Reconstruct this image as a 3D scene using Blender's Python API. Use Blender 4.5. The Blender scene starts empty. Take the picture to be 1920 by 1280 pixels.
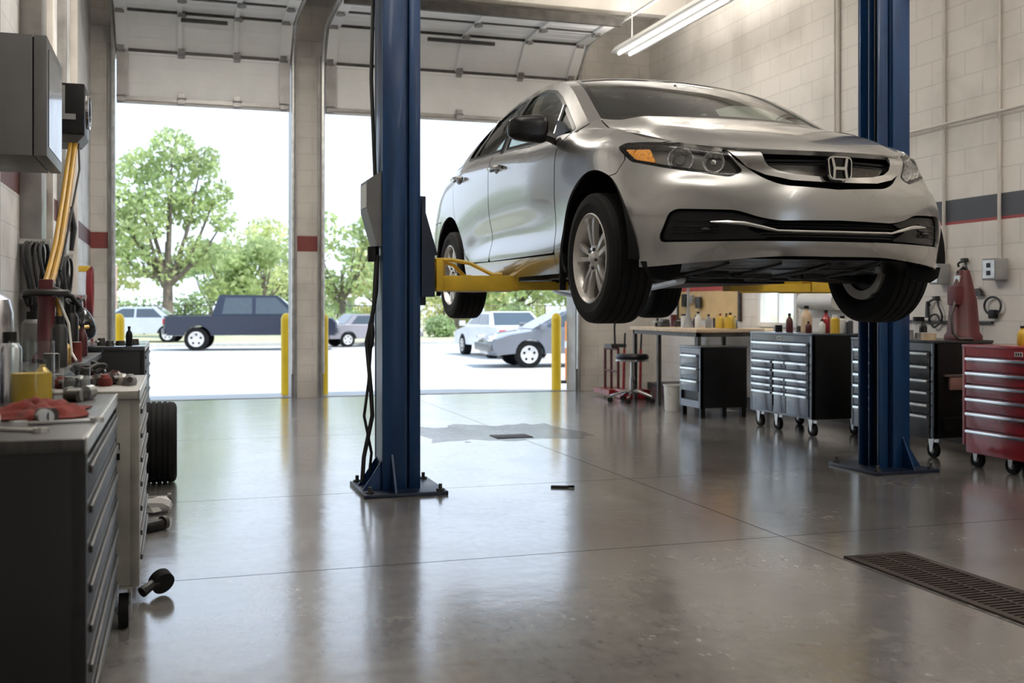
import bpy, bmesh, math, random
import numpy as np
from mathutils import Vector, Matrix, Euler
PI = math.pi; R = math.radians
SC = bpy.context.scene; COL = SC.collection
# ------------------------------------------------------------------ camera, sky, sun, exposure
cam_d = bpy.data.cameras.new('camera'); cam = bpy.data.objects.new('camera', cam_d); COL.objects.link(cam)
cam_d.sensor_width = 36; cam_d.lens = 36 * 2000 / 1920; cam_d.shift_y = -62 / 1920
cam_d.clip_end = 400; cam_d.clip_start = .05
cam.location = (0, 0, 1.1); cam.rotation_euler = (R(90), 0, -math.atan(630 / 2000))
cam_d.dof.use_dof = True; cam_d.dof.focus_distance = 5.3; cam_d.dof.aperture_fstop = 3.5
SC.camera = cam
SC.view_settings.view_transform = 'Standard'; SC.view_settings.look = 'None'
SC.view_settings.gamma = 1; SC.view_settings.use_curve_mapping = False; SC.view_settings.exposure = 0.0
SC.cycles.max_bounces = 8; SC.cycles.diffuse_bounces = 4; SC.cycles.glossy_bounces = 4; SC.cycles.transparent_max_bounces = 12
SC.cycles.caustics_reflective = False; SC.cycles.caustics_refractive = False; SC.cycles.sample_clamp_indirect = 6
W = bpy.data.worlds.new('sky'); SC.world = W; W.use_nodes = True
_n = W.node_tree.nodes; _l = W.node_tree.links; _n.clear()
_o = _n.new('ShaderNodeOutputWorld'); _b = _n.new('ShaderNodeBackground'); _r = _n.new('ShaderNodeValToRGB')
_g = _n.new('ShaderNodeNewGeometry'); _s = _n.new('ShaderNodeSeparateXYZ'); _neg = _n.new('ShaderNodeMath'); _neg.operation = 'MULTIPLY'; _neg.inputs[1].default_value = -1
_l.new(_g.outputs['Incoming'], _s.inputs[0]); _l.new(_s.outputs['Z'], _neg.inputs[0]); _l.new(_neg.outputs[0], _r.inputs[0])
_r.color_ramp.elements[0].color = (.76, .86, 1, 1); _r.color_ramp.elements[1].color = (.46, .68, 1, 1)
_r.color_ramp.elements[0].position = .06
_l.new(_r.outputs[0], _b.inputs[0]); _b.inputs[1].default_value = 1.95; _l.new(_b.outputs[0], _o.inputs[0])
_sd = bpy.data.lights.new('sun', 'SUN'); _sd.energy = 4.8; _sd.angle = R(1); _sd.color = (1, .95, .87)
_so = bpy.data.objects.new('sun', _sd); COL.objects.link(_so); _so.rotation_euler = Vector((-.42, .38, -1)).to_track_quat('-Z', 'Y').to_euler()
# ------------------------------------------------------------------ helpers
def tag(o, label=None, cat=None, group=None, kind=None):
    if label: o['label'] = label
    if cat: o['category'] = cat
    if group: o['group'] = group
    if kind: o['kind'] = kind
    return o
def empty(name, loc=(0, 0, 0), rz=0, label=None, cat=None, group=None, kind=None, rot=None):
    o = bpy.data.objects.new(name, None); COL.objects.link(o); o.location = loc
    o.rotation_euler = rot if rot else (0, 0, rz); o.empty_display_size = .1
    return tag(o, label, cat, group, kind)
def link(name, me, mat, parent=None):
    o = bpy.data.objects.new(name, me); COL.objects.link(o)
    if mat is not None: me.materials.append(mat)
    if parent: o.parent = parent
    return o
def copy_tree(o, parent=None):
    c = o.copy(); COL.objects.link(c); c.parent = parent
    for ch in list(o.children): copy_tree(ch, c)
    return c
class MB:
    """collects simple shapes, then links them as ONE mesh object"""
    def __init__(s): s.v = []; s.f = []
    def add(s, v, f, M=None):
        n = len(s.v)
        s.v += [tuple(M @ Vector(p)) if M is not None else tuple(p) for p in v]
        s.f += [tuple(i + n for i in q) for q in f]; return s
    def box(s, x0, x1, y0, y1, z0, z1, M=None, bev=0):
        if bev <= 0:
            return s.add([(x0,y0,z0),(x1,y0,z0),(x1,y1,z0),(x0,y1,z0),(x0,y0,z1),(x1,y0,z1),(x1,y1,z1),(x0,y1,z1)],
                     [(3,2,1,0),(4,5,6,7),(0,1,5,4),(1,2,6,5),(2,3,7,6),(3,0,4,7)], M)
        bm = bmesh.new(); bmesh.ops.create_cube(bm, size=1)
        for q in bm.verts: q.co = ((x0+x1)/2+q.co.x*(x1-x0), (y0+y1)/2+q.co.y*(y1-y0), (z0+z1)/2+q.co.z*(z1-z0))
        bmesh.ops.bevel(bm, geom=list(bm.edges), offset=min(bev, .45*min(x1-x0, y1-y0, z1-z0)), segments=2, affect='EDGES', profile=.6)
        return s.bm(bm, M)
    def bm(s, bm, M=None):
        bm.verts.index_update(); s.add([q.co[:] for q in bm.verts], [[q.index for q in f.verts] for f in bm.faces], M); bm.free(); return s
    def cyl(s, p0, p1, r, n=16, r2=None, caps=True):
        p0 = Vector(p0); p1 = Vector(p1); r2 = r if r2 is None else r2; d = (p1 - p0).normalized()
        a = d.orthogonal().normalized(); b = d.cross(a); v = []
        for p, q in ((p0, r), (p1, r2)):
            for i in range(n): t = 2*PI*i/n; v.append(p + (a*math.cos(t) + b*math.sin(t))*q)
        f = [(i, (i+1) % n, n+(i+1) % n, n+i) for i in range(n)]
        if caps: f += [tuple(range(n-1, -1, -1)), tuple(range(n, 2*n))]
        return s.add(v, f)
    def tube(s, pts, r, n=8, caps=True, closed=False):
        pts = [Vector(p) for p in pts]; m = len(pts); v = []; f = []; a = None
        rr = r if isinstance(r, (list, tuple)) else [r]*m
        for i, p in enumerate(pts):
            d = (pts[(i+1) % m] - pts[i-1]) if closed else (pts[min(i+1, m-1)] - pts[max(i-1, 0)])
            d = d.normalized() if d.length > 1e-9 else Vector((0, 0, 1))
            a = d.orthogonal().normalized() if a is None else (a - d*a.dot(d)).normalized(); b = d.cross(a)
            for k in range(n): t = 2*PI*k/n; v.append(p + (a*math.cos(t) + b*math.sin(t))*rr[i])
        for i in range(m if closed else m-1):
            j = (i+1) % m
            for k in range(n): k2 = (k+1) % n; f.append((i*n+k, i*n+k2, j*n+k2, j*n+k))
        if caps and not closed: f += [tuple(range(n-1, -1, -1)), tuple(range((m-1)*n, m*n))]
        return s.add(v, f)
    def lathe(s, prof, n=24, M=None):
        """prof: list of (r,z)"""
        v = []; f = []; m = len(prof)
        for r, z in prof:
            for i in range(n): t = 2*PI*i/n; v.append((max(r, 1e-5)*math.cos(t), max(r, 1e-5)*math.sin(t), z))
        for j in range(m-1):
            for i in range(n): k = (i+1) % n; f.append((j*n+i, j*n+k, (j+1)*n+k, (j+1)*n+i))
        if prof[0][0] > 1e-3 and prof[-1][0] > 1e-3:      # both ends open: close the ring on itself
            f += [((m-1)*n+i, (m-1)*n+(i+1) % n, (i+1) % n, i) for i in range(n)]
        else: f += [tuple(range(n-1, -1, -1)), tuple(range((m-1)*n, m*n))]
        return s.add(v, f, M)
    def prism(s, poly, h0, h1, M=None):
        """poly in xy, extruded along z"""
        n = len(poly); v = [(x, y, h0) for x, y in poly] + [(x, y, h1) for x, y in poly]
        return s.add(v, [tuple(range(n-1, -1, -1)), tuple(range(n, 2*n))] + [(i, (i+1) % n, n+(i+1) % n, n+i) for i in range(n)], M)
    def blob(s, c, r, M=None, sub=2, noise=.0, seed=0):
        rnd = random.Random(seed); bm = bmesh.new(); bmesh.ops.create_icosphere(bm, subdivisions=sub, radius=1)
        for q in bm.verts:
            k = 1 + noise*(rnd.random()-.5)*2; q.co = (c[0]+q.co.x*r[0]*k, c[1]+q.co.y*r[1]*k, c[2]+q.co.z*r[2]*k)
        return s.bm(bm, M)
    def mesh(s, name, ang=35, flip=True):
        me = bpy.data.meshes.new(name); me.from_pydata(s.v, [], s.f); me.validate()
        if flip:
            bm = bmesh.new(); bm.from_mesh(me); bmesh.ops.recalc_face_normals(bm, faces=bm.faces); bm.to_mesh(me); bm.free()
        if ang: me.shade_smooth(); me.set_sharp_from_angle(angle=R(ang))
        return me
    def build(s, name, mat, parent=None, ang=35): return link(name, s.mesh(name, ang), mat, parent)
def rot(loc=(0,0,0), x=0, y=0, z=0): return Matrix.Translation(loc) @ Euler((x, y, z)).to_matrix().to_4x4()
# ------------------------------------------------------------------ materials
def mat(name, col, rough=.5, metal=0, var=.12, scale=6, bump=0, coat=0, emit=0, spec=.5, rvar=.1, trans=0, stretch=None):
    m = bpy.data.materials.new(name); m.use_nodes = True; nt = m.node_tree; n = nt.nodes; l = nt.links
    p = n['Principled BSDF']; p.inputs['Roughness'].default_value = rough; p.inputs['Metallic'].default_value = metal
    p.inputs['Coat Weight'].default_value = coat; p.inputs['Coat Roughness'].default_value = .06; p.inputs['Specular IOR Level'].default_value = spec
    p.inputs['Base Color'].default_value = (*col, 1)
    if trans: p.inputs['Transmission Weight'].default_value = trans
    if emit: p.inputs['Emission Color'].default_value = (*col, 1); p.inputs['Emission Strength'].default_value = emit
    if var or bump:
        tc = n.new('ShaderNodeTexCoord'); mp = n.new('ShaderNodeMapping'); ns = n.new('ShaderNodeTexNoise')
        ns.inputs['Scale'].default_value = scale; ns.inputs['Detail'].default_value = 4
        if stretch: mp.inputs['Scale'].default_value = stretch
        l.new(tc.outputs['Object'], mp.inputs[0]); l.new(mp.outputs[0], ns.inputs[0])
        mx = n.new('ShaderNodeValToRGB'); e = mx.color_ramp.elements
        e[0].position = .3; e[1].position = .7
        e[0].color = (*[max(0, c*(1-var)) for c in col], 1); e[1].color = (*[min(1, c*(1+var)) for c in col], 1)
        l.new(ns.outputs[0], mx.inputs[0]); l.new(mx.outputs[0], p.inputs['Base Color'])
        if rvar:
            mr = n.new('ShaderNodeMapRange'); mr.inputs['To Min'].default_value = max(.02, rough-rvar); mr.inputs['To Max'].default_value = min(1, rough+rvar)
            l.new(ns.outputs[0], mr.inputs[0]); l.new(mr.outputs[0], p.inputs['Roughness'])
        if bump:
            bn = n.new('ShaderNodeBump'); bn.inputs['Strength'].default_value = bump; bn.inputs['Distance'].default_value = .01
            l.new(ns.outputs[0], bn.inputs['Height']); l.new(bn.outputs[0], p.inputs['Normal'])
    return m
def glassmat(name, tint, rough=.02, opacity=.0):
    m = bpy.data.materials.new(name); m.use_nodes = True; nt = m.node_tree; n = nt.nodes; l = nt.links; n.clear()
    o = n.new('ShaderNodeOutputMaterial'); t = n.new('ShaderNodeBsdfTransparent'); g = n.new('ShaderNodeBsdfGlossy'); mx = n.new('ShaderNodeMixShader')
    f = n.new('ShaderNodeFresnel'); f.inputs[0].default_value = 1.5
    tc = n.new('ShaderNodeTexCoord'); ns = n.new('ShaderNodeTexNoise'); ns.inputs['Scale'].default_value = 3
    mr = n.new('ShaderNodeMapRange'); mr.inputs['To Min'].default_value = rough; mr.inputs['To Max'].default_value = rough*1.6+.01
    l.new(tc.outputs['Object'], ns.inputs[0]); l.new(ns.outputs[0], mr.inputs[0]); l.new(mr.outputs[0], g.inputs['Roughness'])
    t.inputs[0].default_value = (*tint, 1); ge = n.new('ShaderNodeNewGeometry'); ib = n.new('ShaderNodeMath'); ib.operation = 'SUBTRACT'; ib.inputs[0].default_value = 1; l.new(ge.outputs['Backfacing'], ib.inputs[1])
    fm = n.new('ShaderNodeMath'); fm.operation = 'MULTIPLY'; l.new(f.outputs[0], fm.inputs[0]); l.new(ib.outputs[0], fm.inputs[1]); l.new(fm.outputs[0], mx.inputs[0]); l.new(t.outputs[0], mx.inputs[1]); l.new(g.outputs[0], mx.inputs[2])
    l.new(mx.outputs[0], o.inputs[0]); return m
# ------------------------------------------------------------------ materials of the place
def nodes(m): return m.node_tree.nodes, m.node_tree.links
def floor_mat():
    m = mat('polished_concrete', (.3, .28, .25), .2, var=0); n, l = nodes(m); p = n['Principled BSDF']
    tc = n.new('ShaderNodeTexCoord')
    def noise(scale, detail=6, stretch=(1, 1, 1), dist=0):
        mp = n.new('ShaderNodeMapping'); mp.inputs['Scale'].default_value = stretch; l.new(tc.outputs['Object'], mp.inputs[0])
        q = n.new('ShaderNodeTexNoise'); q.inputs['Scale'].default_value = scale; q.inputs['Detail'].default_value = detail; q.inputs['Distortion'].default_value = dist
        l.new(mp.outputs[0], q.inputs[0]); return q.outputs[0]
    def ramp(src, a, b, ca, cb):
        r = n.new('ShaderNodeValToRGB'); r.color_ramp.elements[0].position = a; r.color_ramp.elements[1].position = b
        r.color_ramp.elements[0].color = ca; r.color_ramp.elements[1].color = cb; l.new(src, r.inputs[0]); return r.outputs[0]
    def mul(a, b, f=1, mode='MULTIPLY'):
        x = n.new('ShaderNodeMix'); x.data_type = 'RGBA'; x.blend_type = mode; x.inputs[0].default_value = f; l.new(a, x.inputs[6]); l.new(b, x.inputs[7]); return x.outputs[2]
    big = noise(.55, 6, dist=.6); mid = noise(2.2, 5, (1, .6, 1), .4); fine = noise(26, 8, (1, .55, 1))
    col = ramp(big, .3, .72, (.235, .226, .212, 1), (.36, .343, .315, 1))
    col = mul(col, ramp(mid, .25, .75, (.70, .70, .72, 1), (1.0, 1.0, 1.0, 1)))
    col = mul(col, ramp(fine, .25, .65, (.80, .80, .80, 1), (1.0, 1.0, 1.0, 1)))
    streak = noise(3.2, 6, (.5, 1.6, 1), .3); col = mul(col, ramp(streak, .3, .7, (.74, .74, .75, 1), (1.0, 1.0, 1.0, 1)))
    # saw-cut joints and the dark oil stain
    sp = n.new('ShaderNodeSeparateXYZ'); l.new(tc.outputs['Object'], sp.inputs[0])
    def mth(op, a, b):
        x = n.new('ShaderNodeMath'); x.operation = op
        for i, q in enumerate((a, b)):
            if q is None: continue
            if isinstance(q, (int, float)): x.inputs[i].default_value = q
            else: l.new(q, x.inputs[i])
        return x.outputs[0]
    def line(ax, at, w):
        return mth('LESS_THAN', mth('ABSOLUTE', mth('SUBTRACT', sp.outputs[ax], at), None), w)
    jl = line(0, 2.79, .005)
    for y in (4.52, 6.35, 9.3): jl = mth('MAXIMUM', jl, line(1, y, .005))
    wx = mth('ADD', sp.outputs[0], mth('MULTIPLY', mid, .5)); wy = mth('ADD', sp.outputs[1], mth('MULTIPLY', mid, .9))
    st = mth('MULTIPLY', mth('LESS_THAN', mth('ABSOLUTE', mth('SUBTRACT', wx, 2.95), None), .72), mth('LESS_THAN', mth('ABSOLUTE', mth('SUBTRACT', wy, 9.55), None), .62))
    dark = n.new('ShaderNodeMix'); dark.data_type = 'RGBA'; l.new(mth('MAXIMUM', jl, mth('MULTIPLY', st, .7)), dark.inputs[0]); l.new(col, dark.inputs[6]); dark.inputs[7].default_value = (.05, .05, .05, 1)
    l.new(dark.outputs[2], p.inputs['Base Color'])
    rm = n.new('ShaderNodeMapRange'); rm.inputs['To Min'].default_value = .15; rm.inputs['To Max'].default_value = .30; rm.inputs['From Min'].default_value = .3; rm.inputs['From Max'].default_value = .7
    l.new(mth('ADD', mth('MULTIPLY', mid, .6), mth('MULTIPLY', fine, .4)), rm.inputs[0]); l.new(rm.outputs[0], p.inputs['Roughness'])
    bn = n.new('ShaderNodeBump'); bn.inputs['Strength'].default_value = .30; bn.inputs['Distance'].default_value = .004
    l.new(mth('ADD', noise(5, 7), mth('MULTIPLY', fine, .22)), bn.inputs['Height']); l.new(bn.outputs[0], p.inputs['Normal'])
    l.new(mth('SUBTRACT', .66, mth('MAXIMUM', mth('MULTIPLY', st, .5), mth('MULTIPLY', jl, .6))), p.inputs['Specular IOR Level'])
    l.new(mth('SUBTRACT', .72, mth('MAXIMUM', mth('MULTIPLY', st, .7), mth('MULTIPLY', jl, .7))), p.inputs['Coat Weight']); p.inputs['Coat Roughness'].default_value = .13; l.new(bn.outputs[0], p.inputs['Coat Normal'])
    return m
def block_mat(name, c1, c2, axis, stripe=None, dirt=.35):
    """painted concrete blocks; axis 0: the wall runs along y, axis 1: along x"""
    m = mat(name, c1, .55, var=0); n, l = nodes(m); p = n['Principled BSDF']
    tc = n.new('ShaderNodeTexCoord'); sp = n.new('ShaderNodeSeparateXYZ'); cb = n.new('ShaderNodeCombineXYZ'); l.new(tc.outputs['Object'], sp.inputs[0])
    l.new(sp.outputs[1 if axis == 0 else 0], cb.inputs[0]); l.new(sp.outputs[2], cb.inputs[1])
    b = n.new('ShaderNodeTexBrick'); l.new(cb.outputs[0], b.inputs[0]); b.inputs['Scale'].default_value = 1
    b.inputs['Brick Width'].default_value = .40; b.inputs['Row Height'].default_value = .20; b.inputs['Mortar Size'].default_value = .006; b.inputs['Mortar Smooth'].default_value = .5
    b.inputs['Color1'].default_value = (*c1, 1); b.inputs['Color2'].default_value = (*c2, 1); b.inputs['Mortar'].default_value = (*[q*.80 for q in c1], 1)
    ns = n.new('ShaderNodeTexNoise'); ns.inputs['Scale'].default_value = 1.6; ns.inputs['Detail'].default_value = 8; l.new(tc.outputs['Object'], ns.inputs[0])
    rp = n.new('ShaderNodeValToRGB'); rp.color_ramp.elements[0].position = .28; rp.color_ramp.elements[1].position = .55
    rp.color_ramp.elements[0].color = (1-dirt, 1-dirt, 1-dirt*1.05, 1); rp.color_ramp.elements[1].color = (1, 1, 1, 1); l.new(ns.outputs[0], rp.inputs[0])
    x = n.new('ShaderNodeMix'); x.data_type = 'RGBA'; x.blend_type = 'MULTIPLY'; x.inputs[0].default_value = 1; l.new(b.outputs[0], x.inputs[6]); l.new(rp.outputs[0], x.inputs[7])
    out = x.outputs[2]
    for z0, z1, c in stripe or []:
        def mth(op, a, v):
            k = n.new('ShaderNodeMath'); k.operation = op; l.new(a, k.inputs[0])
            if isinstance(v, float): k.inputs[1].default_value = v
            else: l.new(v, k.inputs[1])
            return k.outputs[0]
        f = mth('MULTIPLY', mth('GREATER_THAN', sp.outputs[2], float(z0)), mth('LESS_THAN', sp.outputs[2], float(z1)))
        y = n.new('ShaderNodeMix'); y.data_type = 'RGBA'; l.new(f, y.inputs[0]); l.new(out, y.inputs[6])
        z = n.new('ShaderNodeMix'); z.data_type = 'RGBA'; z.blend_type = 'MULTIPLY'; z.inputs[0].default_value = .8; z.inputs[6].default_value = (*c, 1); l.new(rp.outputs[0], z.inputs[7])
        l.new(z.outputs[2], y.inputs[7]); out = y.outputs[2]
    l.new(out, p.inputs['Base Color'])
    bn = n.new('ShaderNodeBump'); bn.inputs['Strength'].default_value = .2; bn.inputs['Distance'].default_value = .006; bn.invert = True
    fn = n.new('ShaderNodeTexNoise'); fn.inputs['Scale'].default_value = 60; l.new(tc.outputs['Object'], fn.inputs[0])
    ad = n.new('ShaderNodeMath'); ad.operation = 'MULTIPLY_ADD'; l.new(fn.outputs[0], ad.inputs[0]); ad.inputs[1].default_value = .25; l.new(b.outputs['Fac'], ad.inputs[2])
    l.new(ad.outputs[0], bn.inputs['Height']); l.new(bn.outputs[0], p.inputs['Normal'])
    return m
M = {}
M['floor'] = floor_mat()
STR = [(1.82, 2.0, (.055, .06, .075)), (1.795, 1.82, (.30, .05, .05))]
M['wall_r'] = block_mat('painted_block_wall', (.80, .755, .70), (.78, .735, .675), 0, STR, .25)
M['wall_l'] = block_mat('painted_block_wall_grey', (.74, .735, .72), (.70, .69, .67), 0, [(1.82, 2.0, (.10, .03, .03))], .45)
M['wall_f'] = block_mat('painted_block_pier', (.70, .66, .61), (.67, .63, .57), 1, [(1.80, 1.99, (.20, .035, .03))], .35)
M['plaster'] = mat('cream_paint', (.82, .78, .72), .6, var=.07, scale=1.5)
M['ceiling'] = mat('ceiling_paint', (.84, .81, .76), .7, var=.06, scale=1.2)
M['steel'] = mat('grey_steel', (.30, .29, .28), .4, .7, var=.25, scale=5)
M['galv'] = mat('galvanised_steel', (.55, .55, .53), .38, .85, var=.2, scale=12)
M['doorpanel'] = mat('door_panel_white', (.90, .90, .88), .5, var=.05, scale=3)
M['conduit'] = mat('painted_conduit', (.60, .56, .51), .45, var=.15, scale=4)
M['white'] = mat('white_enamel', (.82, .82, .80), .35, var=.04)
M['tube'] = mat('lamp_tube', (1, .97, .9), .4, var=0, emit=3.0)
M['blue'] = mat('blue_lift_paint', (.005, .030, .095), .34, .1, var=.25, scale=3, coat=.1, spec=.3, stretch=(4, 4, .6))
M['blue_dark'] = mat('dark_blue_paint', (.005, .012, .03), .4, .1, var=.3, scale=5)
M['yellow'] = mat('yellow_lift_paint', (.62, .40, .025), .42, var=.16, scale=7, bump=.1)
M['bollard'] = mat('bollard_yellow', (.85, .58, .02), .45, var=.08, scale=3)
M['black'] = mat('black_enamel', (.006, .006, .0065), .4, var=.3, scale=5, spec=.28)
M['blackplastic'] = mat('black_plastic', (.009, .009, .0095), .42, var=.3, scale=9, spec=.25)
M['rubber'] = mat('tyre_rubber', (.009, .009, .009), .8, var=.35, scale=18, bump=.15, spec=.2)
M['chrome'] = mat('chrome', (.52, .52, .52), .1, 1, var=.05)
M['alloy'] = mat('alloy_wheel', (.66, .64, .61), .30, .55, var=.08, scale=9, coat=.3)
M['darkmetal'] = mat('dark_metal', (.07, .065, .06), .45, .7, var=.35, scale=8)
M['chest'] = mat('slate_enamel', (.06, .072, .09), .24, .45, var=.15, scale=4, coat=.7)
M['chest2'] = mat('graphite_enamel', (.035, .04, .048), .28, .4, var=.18, scale=4, coat=.5)
M['red'] = mat('red_enamel', (.27, .009, .014), .3, .05, var=.18, scale=4, coat=.5)
M['darkred'] = mat('dark_red', (.075, .007, .009), .45, var=.3, scale=6)
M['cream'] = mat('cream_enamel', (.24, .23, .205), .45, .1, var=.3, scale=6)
M['wood'] = mat('bench_wood', (.62, .47, .31), .5, var=.2, scale=3, stretch=(1, 8, 8))
M['rag'] = mat('red_shop_rag', (.15, .022, .016), .9, var=.3, scale=20, bump=.6)
M['hose_y'] = mat('yellow_hose', (.34, .19, .010), .6, var=.15)
M['hose_r'] = mat('red_hose', (.17, .012, .016), .55, var=.2)
M['hose_k'] = mat('black_hose', (.012, .012, .012), .5, var=.3)
M['grate'] = mat('rusty_grate', (.045, .035, .03), .6, .5, var=.4, scale=25)
M['greybox'] = mat('grey_cabinet_paint', (.10, .10, .10), .42, .1, var=.12, scale=4)
M['plasticw'] = mat('white_plastic', (.72, .71, .68), .45, var=.06)
M['greyplastic'] = mat('grey_plastic', (.25, .25, .25), .5, var=.15)
M['yellowp'] = mat('yellow_plastic', (.55, .36, .03), .4, var=.1)
M['orange'] = mat('orange_paint', (.75, .23, .03), .5, var=.12)
M['brass'] = mat('brass', (.6, .42, .16), .35, .9, var=.2)
M['clear'] = glassmat('clear_plastic', (.93, .95, .95), .04)
M['gasket'] = mat('grey_label', (.6, .6, .58), .5, var=.1)
# ------------------------------------------------------------------ the shell
XL, XR, YF, YB, ZC = -.95, 6.15, 13.3, -6.0, 5.0
def struct(name, mb, m, ang=35, parent=None):
    o = mb.build(name, m, parent, ang)
    if not parent: o['kind'] = 'structure'
    return o
struct('floor', MB().box(XL-.2, XR+.2, YB-.2, YF+.12, -.2, 0), M['floor'])
struct('ceiling', MB().box(XL-.2, XR+.2, YB-.2, YF+.3, ZC, ZC+.2), M['ceiling'])
struct('wall_left', MB().box(XL-.2, XL, YB, YF+.3, 0, ZC), M['wall_l'])
# right wall with its small window
wy0, wy1, wz0, wz1 = 9.66, 10.42, .90, 1.42
w = MB(); w.box(XR, XR+.06, YB, wy0, 0, ZC).box(XR, XR+.06, wy1, YF+.3, 0, ZC).box(XR, XR+.06, wy0, wy1, 0, wz0).box(XR, XR+.06, wy0, wy1, wz1, ZC)
struct('wall_right', w, M['wall_r'])
wn = empty('window_1', (XR, wy0, wz0), kind='structure')
f = MB(); a = wy1-wy0; b = wz1-wz0
f.box(-.02, .05, 0, .05, 0, b).box(-.02, .1, a-.05, a, 0, b).box(-.02, .05, .05, a-.05, 0, .05).box(-.02, .05, .05, a-.05, b-.05, b).box(.0, .06, a*.5-.015, a*.5+.015, .05, b-.05)
f.build('window_frame', M['white'], wn)
MB().box(.03, .036, .05, a-.05, .05, b-.05).build('window_pane', glassmat('window_glass', (.95, .97, .96)), wn)
# back wall, unseen: one bay left open, narrowed to set the light it admits
w = MB(); w.box(XL, 3.4, YB-.2, YB, 0, ZC).box(XR-.35, XR, YB-.2, YB, 0, ZC).box(3.4, XR-.35, YB-.2, YB, 3.3, ZC)
struct('wall_back', w, M['plaster'])
# door wall: piers, middle post, header
w = MB()
w.box(XL, -.70, YF, YF+.3, 0, ZC).box(5.10, XR, YF, YF+.3, 0, ZC).box(-.70, 5.10, YF+.02, YF+.28, 4.08, ZC)
struct('wall_front', w, M['wall_f'])
w = MB().box(1.415, 1.665, YF-.02, YF+.3, 0, 4.08)
struct('trim_1', w, M['wall_f'])
# steel jambs and angle guides
w = MB()
for x0, x1 in ((-.755, -.69), (1.345, 1.415), (1.665, 1.735), (5.06, 5.13)):
    w.box(x0, x1, YF-.045, YF+.30, 0, 4.2)
    w.box((x0+x1)/2-.006, (x0+x1)/2+.006, YF-.10, YF-.045, 0, 4.2)
struct('trim_2', w, M['steel'])
struct('trim_3', MB().box(-.7, 5.1, YF+.05, YF+.12, 0, .006), M['steel'])
# roof joists in sight over the doors
w = MB(); w.box(XL, XR, 12.2, 12.35, ZC-.22, ZC).box(XL, XR, 9.0, 9.15, ZC-.22, ZC)
struct('trim_4', w, M['plaster'])
struct('trim_5', MB().box(XR-.035, XR, YB, YF, 0, .0).box(XR-.03, XR, 5.5, YF, .0, .10), M['darkmetal'])
# sectional overhead doors, pushed most of the way up
def overhead(n, x0, x1, dz):
    d = empty('door_%d' % n, (x0, YF, 0), kind='structure'); L = x1-x0; rad = .50; zt = 4.02+dz
    # path of the panels: straight up, round the bend, along the ceiling
    def path(s):
        # s measured from the bottom edge (z=3.565)
        s0 = zt-3.565-dz
        if s < s0: return -.08, 3.565+dz+s, 0
        q = (s-s0)/rad
        if q < PI/2: return -.08-rad*(1-math.cos(q)), zt+rad*math.sin(q), q
        return -.08-rad-(s-s0-rad*PI/2), zt+rad, PI/2
    sec = .56
    for k in range(4):
        s0, s1 = k*sec+.008, (k+1)*sec-.008
        ya, za, _ = path(s0); yb, zb, _ = path(s1)
        v = Vector((0, yb-ya, zb-za)); ln = v.length; ang = math.atan2(v.z, v.y)-PI/2
        T = rot((0, ya, za), x=ang)
        m = MB().box(.0, L, -.0, .045, 0, ln, T)
        for h in (.30, .64): m.box(.12, L-.12, -.004, .0, ln*h-.003, ln*h+.003, T)
        m.box(0, L, -.02, 0, ln-.05, ln-.022, T)
        p = m.build('panel', M['doorpanel'], d)
        e_ = .018 if k != 1 else .045
        MB().box(0, L, -.012, .01, ln-.02, ln+e_, T).build('joint', M['darkmetal'], d)
        st = MB()
        xs = [0, L*.34, L*.66, L-.13] if L < 2.3 else [0, L*.25, L*.5, L*.75, L-.13]
        for i, x in enumerate(xs):
            e = i in (0, len(xs)-1); wd = .13 if e else .055
            if k or e: st.box(x, x+wd, -.03, -.004, 0, ln, T)
        st.build('stile', M['steel'] if k == 0 else M['doorpanel'], d)
        hg = MB()
        for x in xs: hg.box(x+.01, x+.085, -.055, -.028, -.06, .06, T); hg.cyl(T @ Vector((x+.0, -.05, 0)), T @ Vector((x+.10, -.05, 0)), .012, 8)
        hg.build('hinge', M['steel'], d)
    ya, za, _ = path(0)
    MB().box(0, L, ya-.02, ya+.05, za-.035, za+.008).build('bottom_rail', M['steel'], d)
    MB().box(0, L, ya+.0, ya+.03, za-.07, za-.03).build('weather_seal', M['gasket'], d)
    # torsion strut across the end of the top panel
    ye, ze, _ = path(4*sec); MB().box(0, L, ye-.05, ye, ze-.08, ze+.03).build('strut', M['darkmetal'], d)
    yj, zj, _ = path(sec*2); MB().box(L*.36, L*.62, yj-.10, yj-.06, zj-.13, zj-.09).build('lift_handle', M['darkmetal'], d)
    # tracks
    for x in (-.035, L+.035):
        pts = [(x, -.10, .3)] + [(x, path(s)[0]-.06, path(s)[1]-.06*math.sin(path(s)[2])*0) for s in np.linspace(0, 1.4, 14)] + [(x, -4.0, zt+rad)]
        MB().tube(pts, .022, 6).build('track', M['galv'], d)
    return d
overhead(1, -.66, 1.325, 0); overhead(2, 1.755, 5.04, 0)
op = empty('door_opener', (3.0, 11.2, 4.62), label='grey door opener box hung from the ceiling above the right-hand garage door', cat='door opener')
MB().box(-.3, .35, -.12, .12, 0, .10, bev=.01).build('housing', M['white'], op)
MB().box(-.02, .02, .12, 1.6, .04, .08).build('rail', M['galv'], op)
for q in (-.25, .25): MB().box(q, q+.03, -.02, .02, .1, .38).build('hanger', M['galv'], op)
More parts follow.
